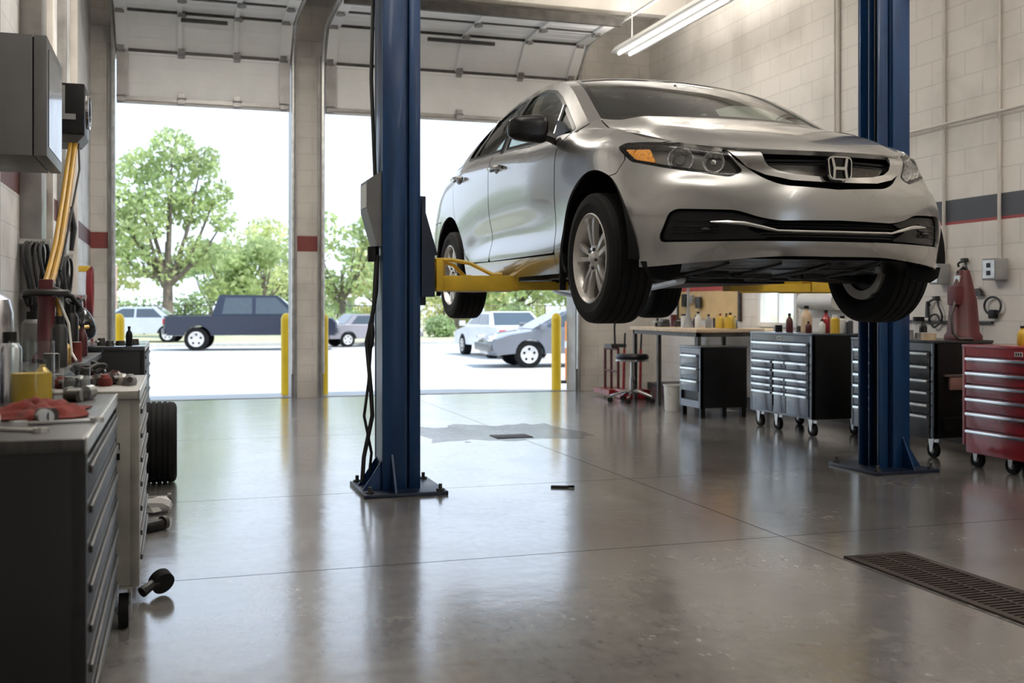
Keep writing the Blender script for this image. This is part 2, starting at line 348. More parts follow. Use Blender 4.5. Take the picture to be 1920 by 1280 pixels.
# lamps: the fixture in sight, then unseen copies added to brighten the room
def fixture(x, y, z, L, label, power, down=.16):
    t = empty('ceiling_light', (x, y, z), label=label, cat='ceiling light', group='fluorescent strip lights under the ceiling')
    MB().prism([(-.16, .0), (.16, .0), (.11, .07), (-.11, .07)], 0, L, rot(x=PI/2, z=0) @ Matrix.Translation((0, 0, -L))).build('reflector', M['white'], t)
    for q in (-.07, .07): MB().cyl((q, .03, -.012), (q, L-.03, -.012), .016, 10).build('tube', M['tube'], t)
    for q in (.25, L-.25): MB().cyl((0, q, .07), (0, q, ZC-z), .006, 6).build('rod', M['galv'], t)
    ld = bpy.data.lights.new('fixture_light', 'AREA'); ld.shape = 'RECTANGLE'; ld.size = .26; ld.size_y = L; ld.energy = power; ld.color = (1, .95, .89)
    lo = bpy.data.objects.new('fixture_light', ld); COL.objects.link(lo); lo.parent = t; lo.location = (0, L/2, -.04); ld.energy = power*down
    lu = ld.copy(); lu.energy = power; l2 = bpy.data.objects.new('fixture_light', lu); COL.objects.link(l2); l2.parent = t; l2.location = (0, L/2, .085); l2.rotation_euler = (PI, 0, 0)  # upward light added above the reflector, turning the ceiling into a soft source
    return t
fixture(5.03, 9.2, 4.10, 2.4, 'long white fluorescent strip light hung near the right wall', 55)
for x, y in ((5.03, 2.5), (1.6, 2.4), (4.0, -2.5)):
    fixture(x, y, 4.10, 2.4, 'unseen white fluorescent strip light added to brighten the bays', 115)
for x, y in ((.6, 7.7),):
    fixture(x, y, 4.55, 2.4, 'unseen white fluorescent strip light added to brighten the bays', 120, .9)  # lamp added out of view to light the overhead door panels
# portals help the sky find its way in
def portal(loc, rx, rz, sx, sy):
    ld = bpy.data.lights.new('portal', 'AREA'); ld.shape = 'RECTANGLE'; ld.size = sx; ld.size_y = sy; ld.cycles.is_portal = True
    lo = bpy.data.objects.new('portal', ld); COL.objects.link(lo); lo.location = loc; lo.rotation_euler = (rx, 0, rz)
portal((.33, YF+.3, 1.8), R(-90), 0, 2.1, 3.6); portal((3.4, YF+.3, 1.8), R(-90), 0, 3.4, 3.6)
portal((4.6, YB-.2, 1.65), R(90), 0, 2.4, 3.3)
# outside ground: a short ramp down to the lot, a kerb, then grass
ZG = -.35
def ground(name, g, c, r=.9, **k): return struct(name, g, mat(name+'_surface', c, r, **k))
g = MB(); g.add([(-60, YF+.12, -.02), (60, YF+.12, -.02), (60, 21, ZG), (-60, 21, ZG), (60, 42, ZG), (-60, 42, ZG)], [(0, 1, 2, 3), (3, 2, 4, 5)])
ground('parking_lot', g, (.50, .49, .47), scale=.6, var=.06)
g = MB(); g.box(-60, 60, 42, 42.3, ZG-.1, ZG+.12); ground('trim_6', g, (.55, .54, .5))
g = MB(); g.add([(-60, 42.3, ZG+.10), (70, 42.3, ZG+.10), (120, 140, .2), (-110, 140, .2)], [(0, 1, 2, 3)])
ground('grass_verge', g, (.44, .44, .28), scale=1.2, var=.25)
g = MB().add([(-20, -60, -.02), (25, -60, -.02), (25, YB-.15, -.02), (-20, YB-.15, -.02)], [(0, 1, 2, 3)])
ground('rear_yard', g, (.46, .45, .43), scale=.6, var=.06)
g = MB().add([(XR+.2, YB-.2, -.02), (60, YB-.2, -.02), (60, YF+.12, -.02), (XR+.2, YF+.12, -.02)], [(0, 1, 2, 3)])
ground('side_yard', g, (.46, .45, .40), scale=.6, var=.06)
# ---- smooth surface through a control grid -------------------------------------------------
def nat_spline(t, P, tq):
    """C2 cubic spline through P (n,k) at t, evaluated at tq"""
    t = np.asarray(t, float); P = np.asarray(P, float); n = len(t); h = np.diff(t)
    A = np.zeros((n, n)); B = np.zeros((n, P.shape[1])); A[0, 0] = A[-1, -1] = 1
    for i in range(1, n - 1):
        A[i, i-1] = h[i-1]; A[i, i] = 2 * (h[i-1] + h[i]); A[i, i+1] = h[i]
        B[i] = 6 * ((P[i+1] - P[i]) / h[i] - (P[i] - P[i-1]) / h[i-1])
    M = np.linalg.solve(A, B)
    k = np.clip(np.searchsorted(t, tq, side='right') - 1, 0, n - 2)
    hk = h[k][:, None]; a = (t[k+1] - tq)[:, None]; b = (tq - t[k])[:, None]
    return (M[k] * a**3 + M[k+1] * b**3) / (6 * hk) + (P[k] / hk - M[k] * hk / 6) * a + (P[k+1] / hk - M[k+1] * hk / 6) * b
def spline_grid(G, cols, rows):
    """G[i][j] -> points; cols/rows are fractional index samples"""
    G = np.asarray(G, float); ni, nj, _ = G.shape
    ci = np.r_[0, np.cumsum(np.linalg.norm(np.diff(G, axis=0), axis=2).mean(1))]
    cj = np.r_[0, np.cumsum(np.linalg.norm(np.diff(G, axis=1), axis=2).mean(0))]
    tq = np.interp(cols, np.arange(ni), ci); sq = np.interp(rows, np.arange(nj), cj)
    X = nat_spline(ci, G.reshape(ni, -1), tq).reshape(len(tq), nj, 3)
    Y = nat_spline(cj, X.transpose(1, 0, 2).reshape(nj, -1), sq).reshape(len(sq), len(tq), 3).transpose(1, 0, 2)
    return Y
# ---- body of the saloon: u across, v towards the tail, w up (front axle at v = 0, tyres stand on w = 0) ----
SIDE = [
 [(0,-.755,.303),(0,-.775,.345),(0,-.785,.455),(0,-.772,.60),(0,-.748,.68),(0,-.745,.742),(0,-.73,.76)],
 [(.25,-.735,.303),(.25,-.755,.345),(.25,-.767,.455),(.25,-.752,.60),(.25,-.722,.68),(.25,-.712,.745),(.25,-.695,.763)],
 [(.45,-.668,.290),(.45,-.69,.34),(.455,-.70,.46),(.457,-.678,.605),(.448,-.640,.68),(.445,-.625,.755),(.44,-.605,.773)],
 [(.624,-.592,.275),(.625,-.60,.335),(.632,-.605,.47),(.635,-.583,.62),(.600,-.535,.69),(.58,-.515,.783),(.56,-.495,.808)],
 [(.757,-.478,.262),(.76,-.485,.335),(.77,-.495,.48),(.765,-.455,.605),(.735,-.42,.70),(.69,-.385,.812),(.655,-.37,.846)],
 [(.829,-.35,.26),(.835,-.355,.345),(.845,-.36,.48),(.84,-.325,.61),(.815,-.275,.72),(.765,-.24,.840),(.705,-.22,.886)],
 [(.856,-.203,.26),(.862,-.205,.35),(.868,-.205,.48),(.866,-.185,.62),(.85,-.14,.745),(.795,-.11,.885),(.722,-.08,.932)],
 [(.848,.10,.26),(.866,.10,.35),(.872,.10,.48),(.871,.10,.63),(.862,.10,.77),(.818,.10,.915),(.738,.13,.978)],
 [(.840,.45,.26),(.864,.45,.36),(.858,.45,.48),(.864,.45,.65),(.866,.45,.80),(.845,.43,.945),(.803,.385,.998)],
 [(.836,.85,.26),(.864,.85,.375),(.845,.85,.49),(.862,.85,.66),(.870,.85,.83),(.853,.85,.96),(.828,.85,1.0)],
 [(.836,1.25,.26),(.864,1.25,.38),(.840,1.25,.50),(.860,1.25,.66),(.870,1.25,.85),(.857,1.25,.985),(.834,1.25,1.022)],
 [(.836,1.65,.26),(.864,1.65,.385),(.841,1.65,.505),(.861,1.65,.66),(.870,1.65,.86),(.858,1.65,1.005),(.834,1.65,1.047)],
 [(.838,2.1,.26),(.864,2.1,.37),(.850,2.1,.49),(.866,2.1,.66),(.870,2.1,.87),(.855,2.1,1.025),(.828,2.1,1.075)],
 [(.845,2.5,.26),(.866,2.5,.35),(.870,2.5,.48),(.875,2.5,.66),(.868,2.5,.88),(.845,2.5,1.04),(.812,2.5,1.095)],
 [(.848,2.9,.27),(.868,2.9,.36),(.874,2.9,.49),(.876,2.9,.66),(.862,2.9,.88),(.82,2.9,1.04),(.78,2.9,1.095)],
 [(.82,3.28,.30),(.845,3.30,.39),(.855,3.31,.51),(.852,3.32,.67),(.825,3.31,.88),(.77,3.28,1.03),(.72,3.25,1.075)],
 [(.71,3.52,.33),(.735,3.56,.41),(.745,3.58,.52),(.74,3.59,.68),(.70,3.57,.88),(.65,3.53,1.02),(.60,3.49,1.065)],
 [(.42,3.61,.34),(.44,3.66,.42),(.45,3.69,.53),(.45,3.69,.69),(.43,3.66,.89),(.42,3.62,1.02),(.40,3.57,1.065)],
 [(0,3.63,.34),(0,3.69,.42),(0,3.72,.53),(0,3.72,.69),(0,3.69,.90),(0,3.65,1.025),(0,3.60,1.07)],
]
def mirror_grid(H):
    L = [[(-p[0], p[1], p[2]) for p in c] for c in H]
    full = L[::-1] + H[1:]          # through the front centre
    return full
def side_patch(nc=20, nr=10):
    """full skin from rear centre round the -u flank, the nose and the +u flank; returns pts and (col,row)"""
    F = mirror_grid(SIDE); ni = len(F)
    cols = np.linspace(0, ni - 1, (ni - 1) * nc + 1); rows = np.linspace(0, 6, 6 * nr + 1)
    return spline_grid(F, cols, rows), cols, rows
RAIL = [(.745,.31,1.03),(.69,.60,1.195),(.638,.88,1.34),(.60,1.2,1.43),(.59,1.6,1.452),(.592,2.05,1.44),(.60,2.5,1.38),(.622,2.9,1.275),(.655,3.22,1.145)]
MID = [(.13,1.052),(.45,1.205),(.77,1.352),(1.10,1.46),(1.5,1.502),(2.0,1.494),(2.55,1.415),(3.0,1.27),(3.33,1.13)]
BELT = [(.805,.34,.992),(.818,.58,.99),(.829,.88,1.002),(.834,1.2,1.02),(.834,1.6,1.044),(.829,2.1,1.075),(.814,2.5,1.097),(.785,2.86,1.098),(.735,3.20,1.082)]
def top_grid():
    G = []
    for (ru, rv, rw), (mv, mw) in zip(RAIL, MID):
        col = []
        for q in np.linspace(-1, 1, 9):
            k = abs(q) ** 2.3
            col.append((ru * q, mv + (rv - mv) * k, mw + (rw - mw) * k))
        G.append(col)
    return G
def top_patch(n=14, m=8):
    G = top_grid(); cols = np.linspace(0, 8, 8 * n + 1); rows = np.linspace(0, 8, 8 * m + 1)
    return spline_grid(G, cols, rows), cols, rows
def glass_patch(n=14, m=4, sgn=1):
    G = []
    for b, r in zip(BELT, RAIL):
        b = np.array(b); r = np.array(r); col = []
        for t in (0, .33, .67, 1):
            p = b + (r - b) * t; p[0] += .10 * t * (1 - t) * (r[2] - b[2]) / .4
            col.append((p[0] * sgn, p[1], p[2]))
        G.append(col)
    cols = np.linspace(0, 8, 8 * n + 1); rows = np.linspace(0, 3, 3 * m + 1)
    return spline_grid(G, cols, rows), cols, rows
HOODC = [(-.742,.768),(-.66,.815),(-.45,.893),(-.2,.965),(.02,1.022),(.16,1.058)]
HOODE = [(.0,-.742,.764),(.30,-.688,.772),(.555,-.50,.802),(.70,-.22,.876),(.722,.02,.935),(.715,.28,1.0)]
def hood_grid():
    # q=-1..1 across; stations run from the lip to the cowl; the edge follows the lip then the wing seam
    G = []
    E = [(.42,-.625,.783),(.56,-.49,.812),(.66,-.33,.860),(.712,-.12,.918),(.724,.08,.966),(.692,.295,1.055)]
    for (cv, cw), e in zip(HOODC, E):
        col = []
        for q in np.linspace(-1, 1, 21):
            k = abs(q) ** 2.2; x = min(max((.86 - abs(q)) / .16, 0), 1); fade = min(1, max(0, (cv + .74) * 4))
            col.append((e[0] * q, cv + (e[1] - cv) * k, cw + (e[2] - cw) * abs(q) ** 2.6 + (.016 * x * x * (3 - 2 * x) - .008) * fade * (abs(q) < .99)))
        G.append(col)
    return G
def hood_patch(n=12, m=8):
    cols = np.linspace(0, 5, 5 * n + 1); rows = np.linspace(0, 20, 8 * m + 1)
    return spline_grid(hood_grid(), cols, rows), cols, rows
def grid_tris(ni, nj):
    idx = np.arange(ni * nj).reshape(ni, nj)
    a, b, c_, d = idx[:-1, :-1], idx[1:, :-1], idx[1:, 1:], idx[:-1, 1:]
    return np.concatenate([np.stack([a, b, c_], -1).reshape(-1, 3), np.stack([a, c_, d], -1).reshape(-1, 3)])
# ------------------------------------------------------------------ cutting panels out of the skin
class TM:
    def __init__(s, V, T): s.V = V; s.T = T          # V: u v w | nx ny nz | extra
    @property
    def p(s): return s.V[:, :3]
def grid_normals(S):
    du = np.gradient(S, axis=0); dv = np.gradient(S, axis=1); n = np.cross(du, dv)
    ln = np.linalg.norm(n, axis=2, keepdims=True); return n / np.where(ln < 1e-12, 1, ln)
def patch_tm(S, cols, rows, flip=False):
    n = grid_normals(S); n = -n if flip else n
    cc, rr = np.meshgrid(cols, rows, indexing='ij')
    V = np.concatenate([S.reshape(-1, 3), n.reshape(-1, 3), cc.reshape(-1, 1), rr.reshape(-1, 1)], 1)
    T = grid_tris(S.shape[0], S.shape[1]); T = T[:, ::-1] if flip else T
    return TM(V, T)
def clip(tm, f):
    """keeps the part where f <= 0"""
    d = f(tm.V); s = d > 0; k = s[tm.T].sum(1); keep = [tm.T[k == 0]]; newv = []; memo = {}; out = []
    N = len(tm.V)
    def cutp(i, j):
        key = (i, j) if i < j else (j, i)
        if key not in memo:
            a = d[i] / (d[i] - d[j]); memo[key] = N + len(newv); newv.append(tm.V[i] + (tm.V[j] - tm.V[i]) * a)
        return memo[key]
    for t in tm.T[(k == 1) | (k == 2)]:
        poly = []
        for q in range(3):
            i, j = t[q], t[(q+1) % 3]
            if not s[i]: poly.append(i)
            if s[i] != s[j]: poly.append(cutp(i, j))
        for q in range(1, len(poly)-1): out.append((poly[0], poly[q], poly[q+1]))
    V = np.concatenate([tm.V, np.array(newv).reshape(-1, tm.V.shape[1])]); T = np.concatenate(keep + [np.array(out, int).reshape(-1, 3)])
    used = np.unique(T); re = np.full(len(V), -1); re[used] = np.arange(len(used))
    return TM(V[used], re[T])
def psdf(P, poly):
    poly = np.array(poly, float); P = P[:, None, :]; A = poly[None]; B = np.roll(poly, -1, 0)[None]
    e = B - A; w = P - A; t = np.clip((w*e).sum(2) / (e*e).sum(2), 0, 1); dist = np.linalg.norm(w - e*t[..., None], axis=2).min(1)
    y0 = A[..., 1] > P[..., 1]; y1 = B[..., 1] > P[..., 1]
    xi = A[..., 0] + (P[..., 1]-A[..., 1]) * e[..., 0] / np.where(abs(e[..., 1]) < 1e-12, 1e-12, e[..., 1])
    ins = (((y0 != y1) & (P[..., 0] < xi)).sum(1) % 2) == 1
    return np.where(ins, -dist, dist)
VW = lambda V: V[:, 1:3]
UW = lambda V: V[:, [0, 2]]
AW = lambda V: np.stack([.643*V[:, 0] + .766*V[:, 1], V[:, 2]], 1)
SR = lambda V: V[:, 6:8]
def inside(poly, pr, gap=.0025): return lambda V: psdf(pr(V), poly) + gap
def outside(poly, pr, gap=.0025): return lambda V: gap - psdf(pr(V), poly)
def rounded(poly, r=.02, n=5):
    out = []; m = len(poly)
    for i in range(m):
        p = np.array(poly[i], float); a = np.array(poly[i-1], float) - p; b = np.array(poly[(i+1) % m], float) - p
        la, lb = np.linalg.norm(a), np.linalg.norm(b); q = min(r, .45*la, .45*lb); p0 = p + a/la*q; p1 = p + b/lb*q
        for t in np.linspace(0, 1, n): out.append(tuple((1-t)**2*p0 + 2*t*(1-t)*p + t*t*p1))
    return out
def mirrored(tm):
    V = tm.V.copy(); V[:, 0] *= -1; V[:, 3] *= -1; return TM(V, tm.T[:, ::-1])
def joined(*tms):
    V = []; T = []; n = 0
    for t in tms: V.append(t.V); T.append(t.T + n); n += len(t.V)
    return TM(np.concatenate(V), np.concatenate(T))
def panel(name, tm, m, parent, off=0, thick=.012, origin=(0, 0, 0)):
    """links the cut skin as one mesh: outer face with the skin's own normals, and a turned-in edge"""
    P = tm.V[:, :3] + tm.V[:, 3:6]*off; N = tm.V[:, 3:6]
    key = {}; re = np.empty(len(P), int); up = []; un = []
    for i, p in enumerate(np.round(P, 5)):
        k = tuple(p)
        if k not in key: key[k] = len(up); up.append(P[i]); un.append(N[i])
        re[i] = key[k]
    T = re[tm.T]; T = T[(T[:, 0] != T[:, 1]) & (T[:, 1] != T[:, 2]) & (T[:, 2] != T[:, 0])]
    up = np.array(up); un = np.array(un); n0 = len(up)
    E = np.concatenate([T[:, [0, 1]], T[:, [1, 2]], T[:, [2, 0]]]); es = np.sort(E, 1)
    _, inv, cnt = np.unique(es, axis=0, return_inverse=True, return_counts=True); bd = E[cnt[inv.ravel()] == 1]
    faces = T.tolist(); verts = up.tolist(); norms = [un[i] for t in T for i in t]
    if thick and len(bd):
        bv = np.unique(bd); m2 = {b: n0 + 2*i for i, b in enumerate(bv)}
        for b in bv: verts.append(list(up[b])); verts.append(list(up[b] - un[b]*thick))
        for a, b in bd:
            q = [m2[b], m2[a], m2[a]+1, m2[b]+1]; faces.append(q)
            fn = np.cross(np.array(verts[q[1]])-verts[q[0]], np.array(verts[q[2]])-verts[q[0]]); fn = fn/(np.linalg.norm(fn)+1e-12); norms += [fn]*4
    me = bpy.data.meshes.new(name); me.from_pydata(verts, [], faces)
    me.shade_smooth(); me.normals_split_custom_set([tuple(x) for x in norms])
    o = link(name, me, m, parent); return o
# ------------------------------------------------------------------ the silver saloon on the lift
def paint_mat():
    m = mat('silver_paint', (.345, .343, .338), .27, .85, var=.03, scale=1.3, rvar=.02, coat=.8); return m
M['paint'] = paint_mat()
M['glass'] = glassmat('car_glass', (.60, .66, .62), .01)
M['lens'] = glassmat('lamp_lens', (.93, .93, .92), .02)
M['trimblack'] = mat('gloss_black_trim', (.006, .006, .007), .22, var=.1, spec=.28)
M['recess'] = mat('black_recess', (.004, .004, .004), .7, var=.2, spec=.12)
M['under'] = mat('grimy_underside', (.016, .015, .014), .5, .3, var=.4, scale=8, bump=.3, spec=.3)
M['amber'] = mat('amber_lens', (.80, .30, .02), .18, var=.35, scale=90, coat=.6, bump=.3)
M['lampback'] = mat('lamp_housing', (.15, .15, .147), .35, .2, var=.1)
M['reflector'] = mat('lamp_reflector', (.66, .66, .65), .26, .35, var=.35, scale=60, bump=.4)
M['smoke'] = mat('smoked_chrome', (.07, .066, .06), .25, .9, var=.1)
M['taillamp'] = mat('red_lens', (.35, .01, .012), .15, var=.15, coat=.6)
M['cabin'] = mat('cabin_trim', (.035, .033, .031), .7, var=.2)
M['seat'] = mat('seat_cloth', (.075, .07, .062), .85, var=.2, scale=40)
car = empty('saloon_car', (2.78, 4.82, 1.025), label='silver four-door saloon raised on the blue two-post lift', cat='car')
S_, c_, r_ = side_patch(20, 10)
full = patch_tm(S_, c_, r_)
if full.V[np.argmin(full.V[:, 1]), 4] > 0: full.V[:, 3:6] *= -1; full.T = full.T[:, ::-1]
mid = (len(c_)-1)//2
h_tm = patch_tm(S_, c_, r_); h_tm = full
half = clip(full, lambda V: -V[:, 0]-1e-9)
FRONT = clip(full, lambda V: V[:, 1]+.05)
def front(u, w, off=0):
    """a point of the nose skin at (u, w), pushed out by off"""
    A, B, C = (FRONT.p[FRONT.T[:, i]] for i in range(3))
    def cr(a, b): return a[:, 0]*b[:, 1] - a[:, 1]*b[:, 0]
    A2, B2, C2 = A[:, [0, 2]], B[:, [0, 2]], C[:, [0, 2]]; q = np.array([[u, w]])
    den = cr(B2-A2, C2-A2); den = np.where(abs(den) < 1e-12, 1e-12, den); b = cr(q-A2, C2-A2)/den; c = cr(B2-A2, q-A2)/den
    ok = (b >= -1e-5) & (c >= -1e-5) & (b+c <= 1+1e-5)
    if not ok.any(): return None
    vv = A[:, 1]+(B-A)[:, 1]*b+(C-A)[:, 1]*c; vv[~ok] = 9; i = int(np.argmin(vv))
    t = FRONT.T[i]; P = FRONT.V[t[0]]*(1-b[i]-c[i]) + FRONT.V[t[1]]*b[i] + FRONT.V[t[2]]*c[i]
    return Vector(P[:3]+P[3:6]*off)
WR = .318
arch = lambda v0, r: (lambda V: np.where(V[:, 0] > .5, r - np.hypot(V[:, 1]-v0, V[:, 2]-WR), -1))
arch_in = lambda v0, r: (lambda V: -arch(v0, r)(V))
WB = 2.77
HL = rounded([(.365,.830),(.325,.848),(.20,.838),(.06,.822),(.02,.92),(-.12,.92),(-.150,.79),(-.243,.676),(-.196,.653),(-.05,.681),(.103,.711),(.265,.75)], .015)
GR = [(-.3,.598),(.0,.598)] + rounded([(0,.598),(.262,.612),(.33,.64),(.44,.733),(.465,.80),(.45,.95),(0,.95)], .05)[5:-5] + [(0,.95),(-.3,.95)]
LG = [(-.3,.460),(.0,.460)] + rounded([(0,.460),(.29,.455),(.37,.470),(.46,.502),(.685,.512),(.712,.495),(.742,.395),(.735,.368),(0,.368)], .03)[5:-5] + [(0,.368),(-.3,.368)]
FE = [(-.275,.762),(-.245,.70),(-.17,.690),(-.05,.60),(-.05,.1),(.515,.1),(.515,.60),(.50,.86),(.485,.93),(.35,1.02),(.30,1.3),(-.9,1.3),(-.9,.93),(-.42,.84),(-.25,.80)]
D1 = rounded([(.520,.368),(1.752,.374),(1.752,1.3),(.30,1.3),(.355,1.02),(.492,.93),(.506,.86),(.521,.60)], .03)
D2 = rounded([(1.758,.374),(2.20,.384),(2.33,.44),(2.49,.585),(2.64,.78),(2.70,.95),(2.70,1.3),(1.758,1.3)], .03)
SL = [(.45,.0),(.45,.36),(.52,.362),(2.2,.378),(2.34,.435),(2.5,.56),(2.5,.0)]
TL = rounded([(3.22,.80),(3.30,1.03),(3.9,1.03),(3.9,.80)], .03)
body = clip(clip(half, arch(0, .425)), arch(WB, .425))
def both(name, tm, m, parent=None, label=None, **k):
    res = []
    for t in (tm, mirrored(tm)):
        o = panel(name, t, m, parent or car, **k); res.append(o)
        if label: o['label'] = label
    return res
# front bumper: one piece across the nose
b = clip(body, lambda V: V[:, 1]-.2)
for f in (outside(FE, VW), outside(HL, AW, .003), outside(GR, UW, .001), outside(LG, UW, .001)): b = clip(b, f)
b = clip(b, lambda V: V[:, 1]-.0)
bumper = panel('front_bumper', joined(b, mirrored(b)), M['paint'], car, thick=.018)
# front wings, doors, sills, quarters, tail
fe = clip(clip(clip(body, inside(FE, VW)), outside(HL, AW, .003)), lambda V: V[:, 1]-.6); both('front_wing', fe, M['paint'])
side = clip(body, lambda V: .0-V[:, 1])
d1 = both('front_door', clip(clip(side, inside(D1, VW)), outside(SL, VW)), M['paint'])
d2 = both('rear_door', clip(clip(side, inside(D2, VW)), outside(SL, VW)), M['paint'])
both('sill', clip(clip(side, inside(SL, VW)), outside(FE, VW)), M['paint'])
q = clip(clip(clip(side, outside(D2, VW)), outside(SL, VW)), lambda V: 2.19-V[:, 1])
rb = clip(clip(q, lambda V: np.maximum(V[:, 2]-.72, 3.02-V[:, 1])), lambda V: -1+0*V[:, 0])
panel('rear_bumper', joined(rb, mirrored(rb)), M['paint'], car)
q = clip(q, lambda V: np.minimum(.725-V[:, 2], V[:, 1]-3.015))
tl = clip(clip(q, inside(TL, VW)), lambda V: .42-V[:, 0]); both('tail_lamp', tl, M['taillamp'])
q2 = clip(q, lambda V: np.where(V[:, 0] > .42, .003-psdf(VW(V), TL), -1))
qs = clip(q2, lambda V: V[:, 1]-3.45-.0*V[:, 0]); both('rear_quarter', qs, M['paint'])
tr = clip(q2, lambda V: 3.454-V[:, 1])
tp = []
zz = np.linspace(-1, 1, 21)
G = []
for v, w, ww in ((3.345,1.122,.64),(3.45,1.105,.62),(3.545,1.085,.54),(3.60,1.072,.40)):
    G.append([(ww*x, v+(.0 if abs(x) < 2 else 0)-.12*abs(x)**2.5*(v > 3.5), w-.03*abs(x)**2.4) for x in np.linspace(-1, 1, 9)])
Pt = spline_grid(np.array(G), np.linspace(0, 3, 13), np.linspace(0, 8, 33)); tt = patch_tm(Pt, np.linspace(0, 3, 13), np.linspace(0, 8, 33))
if tt.V[:, 5].mean() < 0: tt.V[:, 3:6] *= -1; tt.T = tt.T[:, ::-1]
panel('boot_lid', joined(tr, mirrored(tr), tt), M['paint'], car)
# bonnet
P, a_, b_ = hood_patch(14, 10); hd = patch_tm(P, a_, b_)
hd = clip(hd, lambda V: abs(V[:, 7]-10)-9.93)
if hd.V[:, 5].mean() < 0: hd.V[:, 3:6] *= -1; hd.T = hd.T[:, ::-1]
bonnet = panel('bonnet', hd, M['paint'], car, thick=.022)
# the foot of the screen pillar, between wing, bonnet and door
A_, B_, C_, D_ = (np.array(p) for p in ((.731,.085,.967), (.806,.375,.992), (.745,.315,1.034), (.694,.300,1.056)))
for s_ in (1, -1):
    Pc = np.zeros((13, 9, 3))
    for i, a in enumerate(np.linspace(0, 1, 13)):
        lo_ = A_+(B_-A_)*a+np.array((.006, 0, .003))*4*a*(1-a); hi_ = A_+(D_-A_)*a+np.array((0, 0, -.004))*4*a*(1-a)
        for j, b in enumerate(np.linspace(0, 1, 9)):
            mid_p = (B_*(1-b)**2+2*C_*b*(1-b)+D_*b*b)-(B_*(1-b)+D_*b)
            Pc[i, j] = lo_*(1-b)+hi_*b+mid_p*a*a+np.array((.010, 0, .012))*4*b*(1-b)*a*(1-a)
    Pc[:, :, 0] *= s_
    tc_ = patch_tm(Pc, np.linspace(0, 1, 13), np.linspace(0, 1, 9))
    if tc_.V[60, 5] < 0: tc_.V[:, 3:6] *= -1; tc_.T = tc_.T[:, ::-1]
    tc_.V[:9, 3:6] = tc_.V[9:18, 3:6]
    panel('pillar_foot', tc_, M['paint'], car)
# cabin: roof and pillars round the windscreens
P, a_, b_ = top_patch(16, 10); tp_ = patch_tm(P, a_, b_)
if tp_.V[:, 5].mean() < 0: tp_.V[:, 3:6] *= -1; tp_.T = tp_.T[:, ::-1]
WS = rounded([(.05,.34),(.05,7.66),(1.5,7.62),(2.75,7.55),(2.90,6),(2.93,4),(2.90,2),(2.75,.45),(1.5,.38)], .22)
RW = rounded([(5.9,1.1),(5.85,4),(5.9,6.9),(7.75,7.1),(7.8,4),(7.75,.9)], .25)
panel('roof', clip(clip(tp_, outside(WS, SR, .0)), outside(RW, SR, .0)), M['paint'], car)
panel('windscreen', clip(tp_, inside(WS, SR, -.01)), M['glass'], car, off=-.004, thick=0)
wsb = clip(clip(tp_, inside(WS, SR, .0)), outside(WS, SR, -.16)); panel('screen_seal', wsb, M['trimblack'], car, off=.001, thick=0)
panel('rear_screen', clip(tp_, inside(RW, SR, -.01)), M['glass'], car, off=-.004, thick=0)
P, a_, b_ = glass_patch(16, 8); gl = patch_tm(P, a_, b_)
if gl.V[:, 3].mean() < 0: gl.V[:, 3:6] *= -1; gl.T = gl.T[:, ::-1]
FW = rounded([(.385,1.008),(.56,1.105),(.72,1.195),(.88,1.278),(1.05,1.345),(1.30,1.398),(1.555,1.412),(1.505,1.055),(.9,1.015),(.62,.998)], .03)
BW = rounded([(1.60,1.063),(1.635,1.412),(1.9,1.410),(2.15,1.382),(2.33,1.335),(2.42,1.25),(2.47,1.112),(2.1,1.09)], .03)
fr = clip(clip(gl, outside(FW, VW, .004)), outside(BW, VW, .004)); fr = clip(fr, lambda V: np.minimum(np.minimum(1.50-V[:, 1], V[:, 1]-1.64), V[:, 2]-1.41) if False else np.where((V[:, 1] > 1.53) & (V[:, 1] < 1.62) & (V[:, 2] < 1.41), .01, -.01))
both('window_frame', fr, M['paint'])
bp = clip(clip(clip(gl, outside(FW, VW, .002)), outside(BW, VW, .002)), lambda V: np.maximum(np.maximum(1.50-V[:, 1], V[:, 1]-1.65), V[:, 2]-1.415)); both('door_pillar', bp, M['trimblack'], off=-.001)
for poly, d in ((FW, d1), (BW, d2)):
    g = clip(gl, inside(poly, VW, -.002)); ring = clip(clip(gl, inside(poly, VW, -.004)), outside(poly, VW, -.014))
    for t, dd in ((0, d[0]), (1, d[1])):
        panel('window', g if t == 0 else mirrored(g), M['glass'], dd, off=-.008, thick=0)
        panel('window_seal', ring if t == 0 else mirrored(ring), M['trimblack'], dd, off=.002, thick=.01)
        s = 1 if t == 0 else -1
        if poly is FW: MB().tube([(s*.818,.655,1.0),(s*.722,.735,1.20)], .011, 6).build('quarter_light_bar', M['trimblack'], dd)
        else: MB().tube([(s*.812,2.25,1.10),(s*.655,2.20,1.36)], .010, 6).build('quarter_light_bar', M['trimblack'], dd)
# inner black shell behind the gaps
sh = clip(clip(full, lambda V: np.where(abs(V[:, 0]) > .45, .43-np.hypot(V[:, 1], V[:, 2]-WR), -1)), lambda V: np.where(abs(V[:, 0]) > .45, .43-np.hypot(V[:, 1]-WB, V[:, 2]-WR), -1))
for f in (HL, ): sh = clip(sh, lambda V: np.where(V[:, 1] < .3, .01-psdf(np.stack([.643*abs(V[:, 0])+.766*V[:, 1], V[:, 2]], 1), HL), -1))
for f in (GR, LG): sh = clip(sh, lambda V, f=f: np.where(V[:, 1] < .0, -psdf(np.stack([abs(V[:, 0]), V[:, 2]], 1), f), -1))
panel('inner_shell', sh, M['recess'], car, off=-.022, thick=0)
